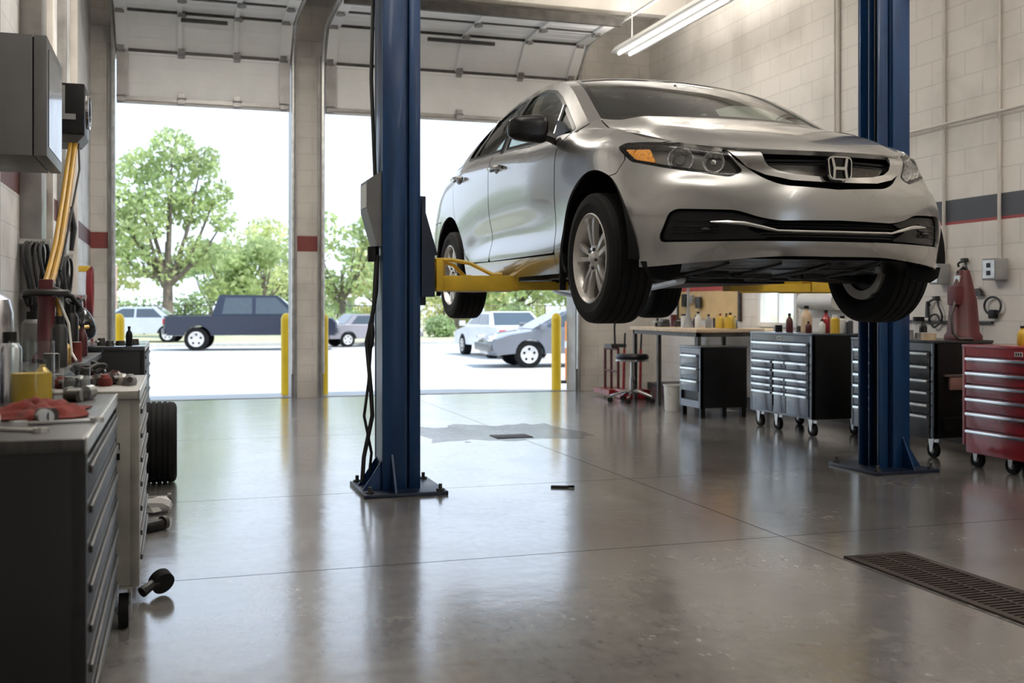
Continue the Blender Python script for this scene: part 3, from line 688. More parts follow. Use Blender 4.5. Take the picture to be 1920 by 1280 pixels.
# upper grille
reg = lambda poly, pr=UW, gap=0: (lambda t: joined(t, mirrored(t)))(clip(clip(half, lambda V: V[:, 1]+.05), inside(poly, pr, gap)))
gr = panel('grille', reg(GR, gap=-.012), M['recess'], car, off=-.055, thick=0)
for w in (.655, .685, .712, .736):
    um = .30 if w < .68 else .33
    pts = [front(u, w, -.035) for u in np.linspace(-um, um, 15)]; MB().tube(pts, .0065, 6).build('grille_slat', M['blackplastic'], gr)
CW = [(.457,.770),(.330,.762),(.322,.722),(.308,.698),(.268,.675),(.197,.660),(.1,.653),(-.2,.652),(-.2,.628),(.1,.628),(.218,.632),(.322,.656),(.39,.692),(.43,.740)]
cw = panel('chrome_wing', reg(CW), M['chrome'], gr, off=.006, thick=.03)
panel('upper_bar', reg([(.305,.705),(.262,.678),(.19,.662),(-.2,.656),(-.2,.700),(.25,.705)]), M['smoke'], gr, off=-.018, thick=.01)
# badge
em = empty('badge', (0, -.776, .689), rot=(R(-4), 0, 0)); em.parent = car
def ringpoly(wt, wb, h, r=.02): return rounded([(-wb,-h),(wb,-h),(wt,h),(-wt,h)], r, 6)
o_, i_ = ringpoly(.063,.056,.052,.028), ringpoly(.0575,.0505,.0465,.024); k = len(o_)
TX = rot(x=R(90))
m = MB(); v = [(x, y, 0) for x, y in o_]+[(x, y, .014) for x, y in o_]+[(x, y, .014) for x, y in i_]+[(x, y, 0) for x, y in i_]
m.add(v, [(a*k+i, a*k+(i+1) % k, ((a+1) % 4)*k+(i+1) % k, ((a+1) % 4)*k+i) for a in range(4) for i in range(k)], TX); m.build('badge_frame', M['chrome'], em, 40)
MB().prism(ringpoly(.055,.048,.044,.022), -.002, .003, TX).build('badge_plate', M['trimblack'], em)
m = MB()
for s in (-1, 1): m.prism([(s*.043,.045),(s*.031,.045),(s*.022,.006),(s*.022,-.006),(s*.027,-.045),(s*.038,-.045),(s*.034,0)][::s], .003, .013, TX)
m.prism([(-.024,-.007),(.024,-.007),(.025,.006),(-.025,.006)], .003, .0125, TX); m.build('badge_letter', M['chrome'], em)
# lower grille
lg = panel('lower_grille', reg(LG, gap=-.012), M['recess'], car, off=-.06, thick=0)
for w in (.385, .398, .433, .446):
    MB().tube([front(u, w, -.035) for u in np.linspace(-.36, .36, 15)], .004, 5).build('grille_slat', M['blackplastic'], lg)
for s in (-1, 1):
    pod = [(.30,.372),(.735,.372),(.738,.395),(.71,.492),(.69,.507),(.47,.497),(.38,.468),(.30,.455),(.42,.425)]
    t = clip(clip(half, lambda V: V[:, 1]+.05), inside(rounded(pod, .02), UW)); t = t if s > 0 else mirrored(t)
    fp = panel('fog_lamp_blank', t, M['blackplastic'], lg, off=-.022, thick=.02)
    for w in (.41, .435, .462): MB().tube([front(s*u, w, -.018) for u in np.linspace(.53, .70, 6)], .005, 5).build('blank_rib', M['blackplastic'], lg)
    MB().blob(front(s*.575, .418, -.012), (.03, .02, .013)).build('blank_boss', M['blackplastic'], lg)
pts = []
for u, w, r in ((-.56,.452,.004),(-.50,.450,.009),(-.43,.444,.011),(-.36,.428,.009),(-.29,.412,.006),(-.15,.410,.006),(0,.410,.006),(.15,.410,.006),(.29,.412,.006),(.36,.428,.009),(.43,.444,.011),(.50,.450,.009),(.56,.452,.004)):
    pts.append((front(u, w, -.002), r))
MB().tube([p for p, _ in pts], [r for _, r in pts], 8).build('chrome_strip', M['chrome'], lg)
# headlamps
lamp = clip(clip(half, lambda V: V[:, 1]+.05), inside(HL, AW, -.002))
for s in (-1, 1):
    t = lamp if s > 0 else mirrored(lamp)
    hl = panel('headlamp', t, M['lampback'], car, off=-.045, thick=0)
    rimt = clip(clip(clip(half, lambda V: V[:, 1]+.05), inside(HL, AW, .002)), outside(HL, AW, -.011)); rimt = rimt if s > 0 else mirrored(rimt)
    panel('lamp_bezel', rimt, M['trimblack'], hl, off=-.001, thick=.04)
    panel('lens', t, M['lens'], hl, off=-.001, thick=0)
    AMB = rounded([(.335,.826),(.185,.812),(.135,.735),(.25,.760)], .012)
    am = clip(clip(half, lambda V: V[:, 1]+.05), inside(AMB, AW)); am = clip(am, lambda V: .004-abs(AW(V)[:, 0]-.272+(AW(V)[:, 1]-.79)*.25))
    am = am if s > 0 else mirrored(am); panel('turn_signal', am, M['amber'], hl, off=-.012, thick=.02)
    for (u, w, rr, pr) in ((.632,.752,.054,1), (.517,.728,.046,0)):
        c = front(s*u, w, -.030); d = Vector((s*.42, -.9, .06)).normalized(); T = Matrix.Translation(c) @ d.to_track_quat('Z', 'Y').to_matrix().to_4x4()
        bw = MB().lathe([(.012,-.035),(rr*.6,-.028),(rr*.92,-.006),(rr,.014),(rr*1.06,.016),(rr*1.04,.0),(rr*.6,-.036),(.012,-.042)], 28, T).build('reflector_bowl', M['reflector'], hl)
        if pr: MB().lathe([(.0,.004),(.020,.0),(.027,-.012),(.027,-.03)], 20, T).build('projector_eye', M['lampback'], bw)
        else: MB().lathe([(.0,.004),(.012,.0),(.014,-.03)], 16, T).build('bulb_shield', M['chrome'], bw)
# mirrors, handles
for s, dd in ((1, d1[0]), (-1, d1[1])):
    m = bmesh.new(); bmesh.ops.create_cube(m, size=1); bmesh.ops.subdivide_edges(m, edges=m.edges[:], cuts=6, use_grid_fill=True)
    for q_ in m.verts:
        p = q_.co*2; n4 = (abs(p.x)**4+abs(p.y)**3+abs(p.z)**4)**(1/4.); p = p/max(n4, 1e-6)*1.0
        x = p.x*.108*(1-.10*p.x*s*-1); z = p.z*(.072+.010*p.x*-s); y = p.y*.058 if p.y < 0 else p.y*.03
        q_.co = (s*.975+x, .60+y+.10*abs(x/.11)*0+.25*(x*s)*.35, 1.035+z)
    mm = MB().bm(m); mir = mm.build('door_mirror', M['trimblack'], dd, 60)
    mir['label'] = 'gloss black door mirror'
    MB().tube([(s*.845,.545,.975),(s*.865,.55,.985),(s*.90,.58,1.0),(s*.925,.60,1.02)], [.030,.027,.026,.03], 8).build('mirror_arm', M['blackplastic'], mir)
    MB().box(s*.975-.085, s*.975+.085, .632, .636, .985, 1.085, bev=.0).build('mirror_glass', M['chrome'], mir)
    MB().prism([(.415,1.005),(.64,.998),(.60,1.09),(.50,1.06)], 0, .012, Matrix(((0,0,s,s*.806),(1,0,0,0),(0,1,0,0),(0,0,0,1)))).build('mirror_sail', M['trimblack'], mir)
for dl, hv, hw in ((d1, 1.56, .945), (d2, 2.50, .985)):
    for s, dd in ((1, dl[0]), (-1, dl[1])):
        u = .872
        hn = MB().tube([(s*u,hv-.115,hw-.002),(s*(u+.022),hv-.095,hw),(s*(u+.032),hv-.04,hw+.004),(s*(u+.032),hv+.05,hw+.007),(s*(u+.022),hv+.10,hw+.008),(s*(u-.01),hv+.12,hw+.008)], [.012,.013,.014,.014,.013,.011], 8).build('door_handle', M['chrome'], dd)
        hn['label'] = 'bright door handle'
        MB().blob((s*(u-.007), hv, hw-.006), (.012, .055, .028)).build('handle_cup', M['lampback'], hn)
        MB().cyl((s*(u-.01), hv+.14, hw+.006), (s*(u+.004), hv+.14, hw+.006), .011, 12).build('door_lock', M['chrome'], hn)
# wheels
def make_wheel():
    rim = MB(); prof = [(.150,-.09),(.196,-.095),(.200,-.06),(.192,.0),(.196,.035),(.203,.074),(.215,.090),(.2195,.104),(.214,.107),(.203,.092),(.195,.074),(.186,.04),(.184,-.0),(.188,-.085),(.150,-.085)]
    TR = Matrix(((0,0,1,0),(1,0,0,0),(0,1,0,0),(0,0,0,1)))
    rim.lathe(prof, 56, TR)
    def spoke(a0):
        # paired spoke: slender, dished, widening a little to the rim
        for sg in (-1, 1):
            sec = []
            for r, off, wd, d0, th in ((.034,.012,.012,.078,.030),(.070,.016,.0125,.083,.028),(.110,.022,.0140,.088,.026),(.150,.029,.0155,.090,.026),(.184,.035,.0175,.088,.028),(.207,.040,.020,.083,.034)):
                for dx, dz in ((-wd,-th),(-wd*.8,0),(wd*.8,0),(wd,-th)):
                    x = sg*off+dx; ca, sa = math.cos(a0), math.sin(a0)
                    sec.append((d0+dz, r*ca-x*sa, r*sa+x*ca))
            f = []
            for i in range(5):
                for q in range(4): f.append((i*4+q, i*4+(q+1) % 4, i*4+4+(q+1) % 4, i*4+4+q))
            rim.add(sec, f+[(3,2,1,0),(20,21,22,23)])
    for i in range(5): spoke(R(90+72*i))
    rim.lathe([(.0,.094),(.026,.093),(.032,.088),(.062,.083),(.066,.07),(.062,.03),(.0,.03)], 32, TR)
    w = rim.build('wheel', M['alloy'], None, 30)
    ty = MB(); pr = [(.198,-.07),(.2055,-.086),(.2205,-.098),(.245,-.108),(.280,-.109),(.302,-.103),(.313,-.092)]
    for x in (-.062, -.021, .021, .062): pr += [(.317,x-.006),(.310,x-.0035),(.310,x+.0035),(.317,x+.006)]
    pr += [(.313,.092),(.302,.103),(.280,.109),(.262,.110),(.259,.1085),(.230,.107),(.2205,.103),(.2055,.086),(.198,.07)]
    ty.lathe(pr, 72, TR)
    t_ = ty.build('tyre', M['rubber'], w, 25)
    for i in range(5):
        a = R(90+36+72*i); MB().cyl((.075,.047*math.cos(a),.047*math.sin(a)), (.094,.047*math.cos(a),.047*math.sin(a)), .0085, 8).build('wheel_nut', M['darkmetal'], w)
    MB().lathe([(.0,.0985),(.018,.0975),(.024,.093),(.024,.088)], 20, TR).build('centre_cap', M['gasket'], w)
    MB().lathe([(.0,.022),(.135,.022),(.138,.018),(.138,.0),(.06,-.005),(.06,-.06),(.0,-.06)], 36, TR).build('brake_disc', M['darkmetal'], w)
    MB().lathe([(.0,-.052),(.17,-.052),(.182,-.05),(.182,-.075),(.17,-.078),(.0,-.07)], 36, TR).build('backing_plate', M['under'], w)
    return w
w0 = make_wheel()
for i, (u, v, sp) in enumerate(((-.765,0,7),(.765,0,25),(-.765,WB,40),(.765,WB,13))):
    o = w0 if i == 0 else copy_tree(w0); o.parent = car; o.location = (u, v, WR); o.rotation_euler = (R(sp), 0, 0) if u > 0 else (R(sp), 0, PI)
# wheel wells
for v in (0, WB):
    for s in (-1, 1):
        m = MB(); n = 28
        for q in range(n+1):
            a = R(-3) + (PI+R(6))*q/n
            for u in (.50, .852): m.v.append((s*u, v+.428*math.cos(a), WR+.428*math.sin(a)))
        m.f = [(2*i, 2*i+1, 2*i+3, 2*i+2) for i in range(n)]; m.v.append((s*.50, v, WR)); k = len(m.v)-1
        m.f += [(2*i, 2*i+2, k) for i in range(n)]
        m.build('wheel_arch_liner', M['recess'], car)
        if v == 0: MB().prism([(-.10,.285),(.10,.275),(.085,.225),(.04,.20),(-.06,.21)], -.008, .008, rot((s*.70,-.45,0), x=R(90))).build('air_deflector', M['recess'], car)
    for s in (-1, 1): MB().box(s*.845-.02, s*.845+.016, (.425 if v == 0 else WB+.425), (.44 if v == 0 else WB+.44), .17, .42, bev=.006).build('mud_flap', M['blackplastic'], car)
# underside
ub = MB(); ub.box(-.52, .52, .50, 2.3, .215, .25).box(-.72, .72, .48, 2.28, .245, .27).box(-.50, .50, 2.3, 3.5, .28, .32).box(-.5, .5, -.35, .55, .26, .30); un = ub.build('underbody', M['under'], car)
um = MB()
for pts in ([(-.46,-.60,.297),(.46,-.60,.297),(.66,-.44,.268),(.60,-.12,.245),(.45,.10,.236),(-.45,.10,.236),(-.60,-.12,.245),(-.66,-.44,.268)],): um.add(pts, [tuple(range(8))]); um.add([(x, y, z+.012) for x, y, z in pts], [tuple(range(7, -1, -1))])
um.build('undertray', mat('creased_undertray', (.02, .02, .02), .22, .3, var=.3, scale=9, bump=1.0, stretch=(1, 3, 1)), car)
for q, x in enumerate((-.40, -.13, .13, .40)):
    MB().tube([(x, -.52, .280), (x*1.02, -.3, .252), (x, .05, .236)], [.006, .009, .009], 6).build('tray_rib', M['blackplastic'], un)
random.seed(4); m = MB()
for i in range(12):
    x = random.uniform(-.5, .5); y = random.uniform(-.2, .4); MB().box(x-.06, x+.06, y-.04, y+.04, .222, .26, bev=.012).build('drivetrain_casing', M['under'], un)
MB().tube([(-.28,.2,.23),(-.25,.6,.205),(-.22,1.2,.20),(-.2,2.0,.205),(-.15,2.5,.24),(.35,3.1,.24),(.38,3.55,.26)], .03, 10).build('exhaust_pipe', M['galv'], un)
MB().blob((.28, 3.2, .25), (.20, .28, .09)).build('silencer', M['galv'], un)
for v in (0, WB):
    m = MB(); m.box(-.40, .40, v-.06, v+.10, .235, .28, bev=.02)
    m.build('subframe', M['under'], un)
    for s in (-1, 1):
        m = MB(); m.tube([(s*.36,v+.10,.25),(s*.52,v+.05,.235),(s*.66,v,.225)], [.03,.026,.022], 8); m.tube([(s*.36,v-.08,.25),(s*.54,v-.03,.235),(s*.66,v,.225)], [.022,.022,.022], 8)
        m.build('control_arm', M['under'], un)
        MB().cyl((s*.30,v,.34), (s*.70,v,.32), .016, 10).cyl((s*.58,v,.335), (s*.66,v,.32), .045, 12, .03).build('drive_shaft', M['under'], un)
        MB().cyl((s*.62,v,.25), (s*.52,v+.02,.70), .035, 12).build('damper', M['blackplastic'], un)
        MB().box(s*.69-.03, s*.69+.03, v-.05, v+.05, .20, .42, bev=.015).build('hub_carrier', M['under'], un)
# cabin
cb = MB(); cb.box(-.74, .74, .55, 3.1, .30, .36).build('cabin_floor', M['cabin'], car)
def dash():
    m = MB(); m.prism([(.30,.80),(.22,1.005),(.36,1.02),(.62,.98),(.80,.93),(.84,.75)], -.72, .72, Matrix(((0,0,1,0),(1,0,0,0),(0,1,0,0),(0,0,0,1))))
    return m.build('dashboard', M['cabin'], car)
dash()
MB().box(-.70, .70, 2.75, 3.25, .98, 1.03).build('parcel_shelf', M['cabin'], car)
pts = [(.36+.18*math.cos(a), .98-.06*math.sin(a), .93+.17*math.sin(a)) for a in np.linspace(0, 2*PI, 24, endpoint=False)]
sw = MB().tube(pts, .014, 8, closed=True).build('steering_wheel', M['cabin'], car); MB().cyl((.36,.80,.88), (.36,.98,.93), .05, 12).build('steering_boss', M['cabin'], sw)
for x in (-.37, .37):
    st = MB().box(x-.25, x+.25, 1.15, 1.65, .42, .62, bev=.05).build('seat', M['seat'], car)
    MB().box(x-.24, x+.24, -.07, .07, 0, .60, rot((0, 1.66, .58), x=R(-16)), bev=.05).build('backrest', M['seat'], st)
    MB().box(x-.13, x+.13, -.05, .05, .0, .17, rot((0, 1.86, 1.19), x=R(-12)), bev=.04).build('headrest', M['seat'], st)
st = MB().box(-.65, .65, 2.1, 2.55, .42, .62, bev=.05).build('rear_seat', M['seat'], car)
MB().box(-.65, .65, -.07, .07, 0, .52, rot((0, 2.6, .58), x=R(-20)), bev=.05).build('backrest', M['seat'], st)
MB().box(-.11, .11, -.012, .012, -.032, .032, rot((0, .78, 1.31), x=R(-10)), bev=.01).cyl((0,.78,1.33), (0,.84,1.375), .008, 8).build('rear_view_mirror', M['cabin'], car)
for s in (-1, 1):
    MB().tube([(s*.30,.235,1.055),(s*.02,.18,1.058),(s*-.25,.21,1.068)], .006, 6).build('wiper', M['blackplastic'], car)
MB().tube([(-.70,.33,1.025),(-.4,.21,1.035),(0,.155,1.036),(.4,.21,1.035),(.70,.33,1.025)], .016, 6).build('cowl', M['blackplastic'], car)
# ------------------------------------------------------------------ two-post lift
def column(x, y, s, label, arms, box):
    """s=+1: the channel opens towards +x"""
    t = empty('lift_column', (x, y, 0), label=label, cat='car lift column'); H_ = 3.8
    def bx(m, x0, x1, *a, **k): return m.box(min(s*x0, s*x1), max(s*x0, s*x1), *a, **k)
    m = MB()
    bx(m, -.115, -.085, -.12, .12, .02, H_)                          # web
    for q in (-1, 1):
        bx(m, -.118, .018, q*.12-.014, q*.12+.014, .02, H_, bev=.006)          # flange
        bx(m, .006, .020, min(q*.06, q*.12), max(q*.06, q*.12), .02, H_)
        bx(m, .020, .052, q*.07-.010, q*.07+.010, .02, H_)
        bx(m, .046, .115, q*.105-.014, q*.105+.014, .02, H_, bev=.006)
    bx(m, -.125, .12, -.14, .14, H_-.02, H_)
    m.build('column', M['blue'], t, 20)
    pl = MB().box(-.25, .25, -.27, .27, 0, .022, bev=.004).build('base_plate', M['blue_dark'], t)
    for px, py in ((-.21, -.23), (.21, -.23), (-.21, .23), (.21, .23)):
        MB().cyl((px, py, .022), (px, py, .034), .024, 6).cyl((px, py, .034), (px, py, .062), .011, 8).build('anchor_bolt', M['darkmetal'], t)
    for q in (-1, 1):
        MB().prism([(0, .02), (.13, .02), (0, .24)], -.006, .006, Matrix(((0,0,s,-s*.06),(q,0,0,q*.13),(0,1,0,0),(0,0,0,1)))).build('gusset', M['blue'], t)
    MB().prism([(0, .02), (.12, .02), (0, .20)], -.006, .006, Matrix(((-s,0,0,-s*.112),(0,0,1,-.09),(0,1,0,0),(0,0,0,1)))).build('gusset', M['blue'], t)
    MB().prism([(0, .02), (.12, .02), (0, .20)], -.006, .006, Matrix(((-s,0,0,-s*.112),(0,0,1,.09),(0,1,0,0),(0,0,0,1)))).build('gusset', M['blue'], t)
    MB().cyl((s*-.02, .0, .03), (s*-.02, .0, H_-.1), .028, 12).build('ram', M['black'], t)
    MB().tube([(s*.03, .04, .05), (s*.03, .045, 1.0), (s*.03, .04, H_-.1)], .007, 6).build('cable', M['black'], t)
    # carriage and arms
    c = MB(); bx(c, -.05, .16, -.062, .062, 1.12, 1.78); bx(c, .12, .20, -.13, .13, 1.17, 1.42); c.build('carriage', M['blue_dark'], t)
    MB().prism([(0, 0), (.10, 0), (.0, .34)], -.008, .008, Matrix(((s,0,0,s*.125),(0,0,1,-.10),(0,1,0,1.42),(0,0,0,1)))).build('carriage_gusset', M['blue_dark'], t)
    for ang, l1, l2 in arms:
        T = Matrix.Translation((s*.235, -.07 if math.sin(ang) < 0 else .07, 0)) @ Euler((0, 0, ang if s > 0 else PI-ang)).to_matrix().to_4x4()
        a = MB(); a.box(.03, .03+l1, -.055, .055, 1.205, 1.298, T, bev=.006); ar = a.build('arm', M['yellow'], t)
        MB().box(-.005, .035, -.075, .075, 1.205, 1.40, T, bev=.004).build('arm_bracket', M['yellow'], ar)
        e = MB(); e.box(.03+l1-.02, .03+l1+l2, -.042, .042, 1.210, 1.262, T); e.build('arm_extension', M['yellow'], ar)
        MB().cyl(T @ Vector((l1+l2-.02, 0, 1.255)), T @ Vector((l1+l2-.02, 0, 1.272)), .05, 16).build('lift_pad', M['rubber'], ar)
        k = MB(); k.tube([T @ Vector(p) for p in ((-.10, 0, 1.395), (.08, 0, 1.395), (.19, .0, 1.375), (l1*.72, .0, 1.305), (l1*.85, 0, 1.305))], .012, 8); k.build('arm_restraint', M['yellow'], ar)
        MB().cyl(T @ Vector((-.06, 0, 1.17)), T @ Vector((-.06, 0, 1.43)), .011, 8).build('pivot_pin', M['galv'], ar)
        MB().box(-.10, .03, -.03, .03, 1.205, 1.225, T).build('bracket_tab', M['yellow'], ar)
    if box:
        b = MB().prism([(0, 1.92), (-.09, 1.86), (-.09, 1.68), (-.03, 1.47), (0, 1.47)], -.13, .10, Matrix(((1,0,0,-.116),(0,0,1,0.02),(0,1,0,0),(0,0,0,1)))).build('control_box', M['greybox'], t)
        MB().box(-.212, -.206, -.10, .09, 1.70, 1.84).build('control_panel', M['gasket'], b)
        MB().cyl((-.155, -.03, 1.47), (-.155, -.03, 1.38), .035, 12).build('power_unit', M['black'], b)
        MB().tube([(-.13, .06, 3.4), (-.15, .07, 2.5), (-.13, .05, 1.9)], .012, 6).build('hose', M['hose_k'], t)
        MB().tube([(-.135, -.06, 1.42), (-.14, -.04, 1.20), (-.165, -.02, 1.02), (-.19, .0, .90), (-.16, .02, .60), (-.15, .03, .45), (-.20, .04, .20), (-.21, .04, .05)], .013, 6).build('hose', M['hose_k'], t)
        MB().tube([(-.13, .02, 1.42), (-.15, .03, 1.0), (-.17, .05, .65), (-.20, .03, .45), (-.15, .06, .22), (-.16, .10, .06)], .009, 6).build('hose', M['hose_k'], t)
        MB().blob((-.165, -.01, .95), (.022, .03, .10)).build('hose_sleeve', M['hose_k'], t)
    return t
column(1.285, 6.39, 1, 'blue lift column in the middle of the bay with a grey control box', [(R(-17.5), .46, .30), (R(34), .42, .28)], True)
column(4.635, 6.23, -1, 'blue lift column in front of the graphite tool chest, channel facing the car', [(R(-4), .40, .62), (R(40), .42, .28)], False)
M['pull'] = mat('polished_pull', (.86, .90, .89), .22, .9, var=.05)
# ------------------------------------------------------------------ right-hand side: chests, bench, stool, wall fittings
def caster(x, y, r=.055, z=0):
    m = MB(); m.cyl((x-.016, y, r), (x+.016, y, r), r, 20); c = m.mesh('caster', 40); return c, r
def add_caster(t, x, y, r=.055, top=.15):
    f = MB(); f.box(x-.03, x+.03, y-.035, y+.035, top-.012, top)
    for q in (-1, 1): f.prism([(-.03, top-.01), (.03, top-.01), (.012, r-.01), (-.012, r-.01)], 0, .004, Matrix(((0,0,1,x+q*.024-.002),(1,0,0,y),(0,1,0,0),(0,0,0,1))))
    c = f.build('caster', M['galv'], t)
    w = MB().cyl((x-.016, y, r), (x+.016, y, r), r, 24).build('caster_wheel', M['rubber'], c)
    MB().cyl((x-.019, y, r), (x+.019, y, r), r*.45, 16).build('wheel_hub', M['greyplastic'], c)
def chest(name, x, y0, y1, depth, h, mbody, mface, layout, label, legs=False, badge=True, z0=.15):
    """front face looks towards -x at x; layout: list of rows, each a list of (a0,a1) fractions or None, with heights"""
    t = empty(name, (x, (y0+y1)/2, 0), label=label, cat='tool chest'); L = (y1-y0)/2
    b = MB(); b.box(.02, depth, -L, L, z0, h-.02); b.box(0, .03, -L, -L+.035, z0, h-.02).box(0, .03, L-.035, L, z0, h-.02).box(0, .03, -L, L, h-.075, h-.02).box(0, .03, -L, L, z0, z0+.075)
    b.build('body', mbody, t)
    MB().box(-.006, depth+.006, -L-.006, L+.006, h-.022, h, bev=.006).build('top', mface, t)
    for q in (-1, 1): MB().box(-.004, .03, q*(L-.018)-.018, q*(L-.018)+.018, z0, h-.022, bev=.004).build('corner_post', mface, t)
    MB().box(-.004, .03, -L+.036, L-.036, h-.078, h-.023).build('header_panel', mface, t)
    MB().box(-.004, .03, -L+.036, L-.036, z0, z0+.07).build('plinth', mface, t)
    top = h-.082; W_ = 2*(L-.04)
    for hh, cells in layout:
        for a0, a1 in cells:
            ya = L-.04-a0*W_; yb = L-.04-a1*W_          # 0 = far end (left in sight)
            d = MB().box(-.010, .02, yb+.004, ya-.004, top-hh+.005, top-.002, bev=.003).build('drawer', mface, t)
            hb = MB(); hb.box(-.030, -.010, yb+.012, ya-.012, top-.028, top-.008, bev=.005); hb.build('handle', M['pull'], d)
        top -= hh
    if badge:
        bd = MB().box(-.008, -.003, -.035, .035, h-.065, h-.036).build('badge', M['gasket'], t)
        for k in (-.02, 0, .02): MB().box(-.0095, -.008, k-.007, k+.004, h-.059, h-.042).build('badge_mark', M['black'], bd)
    if legs:
        for px in (.03, depth-.03):
            for q in (-1, 1): MB().box(px-.025, px+.025, q*(L-.03)-.025, q*(L-.03)+.025, 0, z0).build('foot', M['black'], t)
    else:
        for px in (.06, depth-.07):
            for q in (-1, 1): add_caster(t, px, q*(L-.08))
        if L > .45: add_caster(t, .06, .12)
    return t
F_ = [(0, 1)]
layA = [(.085, F_), (.085, F_), (.075, [(0, .38), (.40, .62), (.62, 1)]), (.075, [(0, .38), (.40, 1)]), (.065, [(0, .38), (.40, .62), (.62, 1)]), (.065, [(0, .38), (.40, .62), (.62, 1)]), (.19, [(0, .38), (.40, .62), (.62, 1)])]
cA = chest('tool_chest', 5.17, 7.90, 8.92, .55, .885, M['black'], M['chest'], layA, 'slate grey tool chest with many pale drawer pulls, left of the right lift column')
layB = [(.10, F_), (.10, F_), (.09, F_), (.09, F_), (.085, F_), (.18, F_)]
cB = chest('tool_chest', 5.28, 6.50, 7.50, .52, .865, M['black'], M['chest2'], layB, 'graphite tool chest standing behind the right lift column')
MB().box(.08, .30, -.53, -.50, .60, .615).build('side_shelf', M['steel'], cB); MB().box(.12, .26, -.525, -.50, .50, .60, bev=.01).build('side_holder', mat('faded_pink', (.25, .13, .11), .6), cB); MB().box(.06, .40, -.53, -.50, .20, .30).build('side_tray', M['black'], cB)
cR = chest('tool_chest', 5.25, 5.12, 6.17, .52, .85, M['red'], M['red'], [(.10, F_), (.09, F_), (.09, F_), (.10, F_), (.12, F_), (.17, F_)], 'bright red tool chest with six wide drawers by the right wall')
cC = chest('tool_cabinet', 5.0, 9.60, 10.06, .52, .72, M['black'], M['chest'], [(.13, F_), (.13, F_), (.12, F_)], 'small black tool cabinet with pale drawers at the end of the workbench', legs=True, badge=False, z0=.10)
# workbench
wb = empty('workbench', (5.18, 10.85, 0), label='wood-topped steel workbench under the yellow board', cat='workbench')
MB().box(0, .92, -.80, .90, .845, .885, bev=.006).build('bench_top', M['wood'], wb)
fr_ = MB(); fr_.box(.03, .07, -.78, .88, .80, .845).box(.85, .89, -.78, .88, .80, .845).box(.03, .89, -.78, -.74, .80, .845).box(.03, .89, .84, .88, .80, .845); fr_.build('frame', M['darkmetal'], wb)
for px, py in ((.05, -.76), (.87, -.76), (.05, .20), (.87, .20), (.05, .86), (.87, .86)): MB().box(px-.02, px+.02, py-.02, py+.02, 0, .80).build('leg', M['darkmetal'], wb)
MB().box(.30, .88, -.2, .86, .20, .22).build('shelf', M['darkmetal'], wb)
# stool
st = empty('stool', (5.10, 11.50, 0), label='round black-padded rolling stool in front of the workbench', cat='stool')
MB().lathe([(0, .48), (.15, .48), (.19, .50), (.195, .54), (.175, .565), (0, .57)], 32).build('seat', M['black'], st)
MB().lathe([(0, .475), (.197, .485), (.200, .505), (.195, .508), (0, .49)], 32).build('seat_rim', M['chrome'], st)
MB().cyl((0, 0, .12), (0, 0, .48), .022, 14).cyl((0, 0, .10), (0, 0, .30), .03, 14).build('post', M['chrome'], st)
for i in range(5):
    a = R(20+72*i); l = MB().tube([(0, 0, .13), (.08*math.cos(a), .08*math.sin(a), .135), (.26*math.cos(a), .26*math.sin(a), .075)], [.022, .02, .014], 8).build('leg', M['chrome'], st)
    p = Vector((.26*math.cos(a), .26*math.sin(a), .03)); MB().cyl(p-Vector((.012, .01, 0)), p+Vector((.012, .01, 0)), .03, 14).build('caster', M['rubber'], l)
# bucket
bk = empty('bucket', (5.12, 10.45, 0), label='white plastic bucket on the floor beside the workbench', cat='bucket')
MB().lathe([(0, .0), (.092, 0), (.098, .02), (.105, .26), (.112, .265), (.112, .28), (.104, .28), (.094, .025), (0, .02)], 28).build('pail', M['plasticw'], bk)
MB().tube([(.0+.108*math.cos(a), .108*math.sin(a)*.3-.09, .25-.11*math.sin(a)) for a in np.linspace(0, PI, 12)], .003, 6).build('bail', M['galv'], bk)
# red stand and jack near the corner
rs = empty('service_stand', (5.20, 12.35, 0), label='red tubular service stand by the wall corner', cat='stand')
m = MB()
for q in (-.2, .02, .22): m.tube([(0, q, .02), (0, q, .60)], .018, 8)
m.tube([(0, -.2, .60), (0, .22, .60)], .018, 8); m.tube([(0, -.2, .32), (0, .22, .32)], .012, 8); m.build('frame', M['darkred'], rs)
MB().box(-.14, .16, -.24, .26, .04, .10).build('base', M['red'], rs); MB().box(-.10, .10, -.22, .0, .62, .66).build('tray', M['darkmetal'], rs)
MB().tube([(0, -.1, .64), (0, -.08, .85), (.02, -.06, 1.02)], .014, 8).build('handle', M['blackplastic'], rs)
for dx, dy, z1 in ((.22, -.36, .82), (.0, -.36, .80)):
    p = empty('jack_handle', (5.2+dx, 12.35+dy, 0), label='red pump jack with long dark handle %s' % ('nearest the service stand' if dx > .1 else 'leaning behind the round stool'), cat='jack')
    MB().box(-.07, .07, -.16, .12, .0, .12, bev=.02).build('body', M['red'], p)
    MB().tube([(0, 0, .10), (.02, .02, .6)], .018, 8).build('sleeve', M['red'], p); MB().tube([(.02, .02, .6), (.04, .04, z1)], .012, 8).build('handle', M['blackplastic'], p)
bx_ = empty('parts_box', (5.85, 12.1, .0), label='dark red box on the floor behind the red pump jacks', cat='box'); MB().box(-.14, .14, -.18, .18, 0, .17, bev=.01).build('case', M['darkred'], bx_); MB().box(-.145, .145, -.185, .185, .12, .15).build('lid_band', M['black'], bx_)
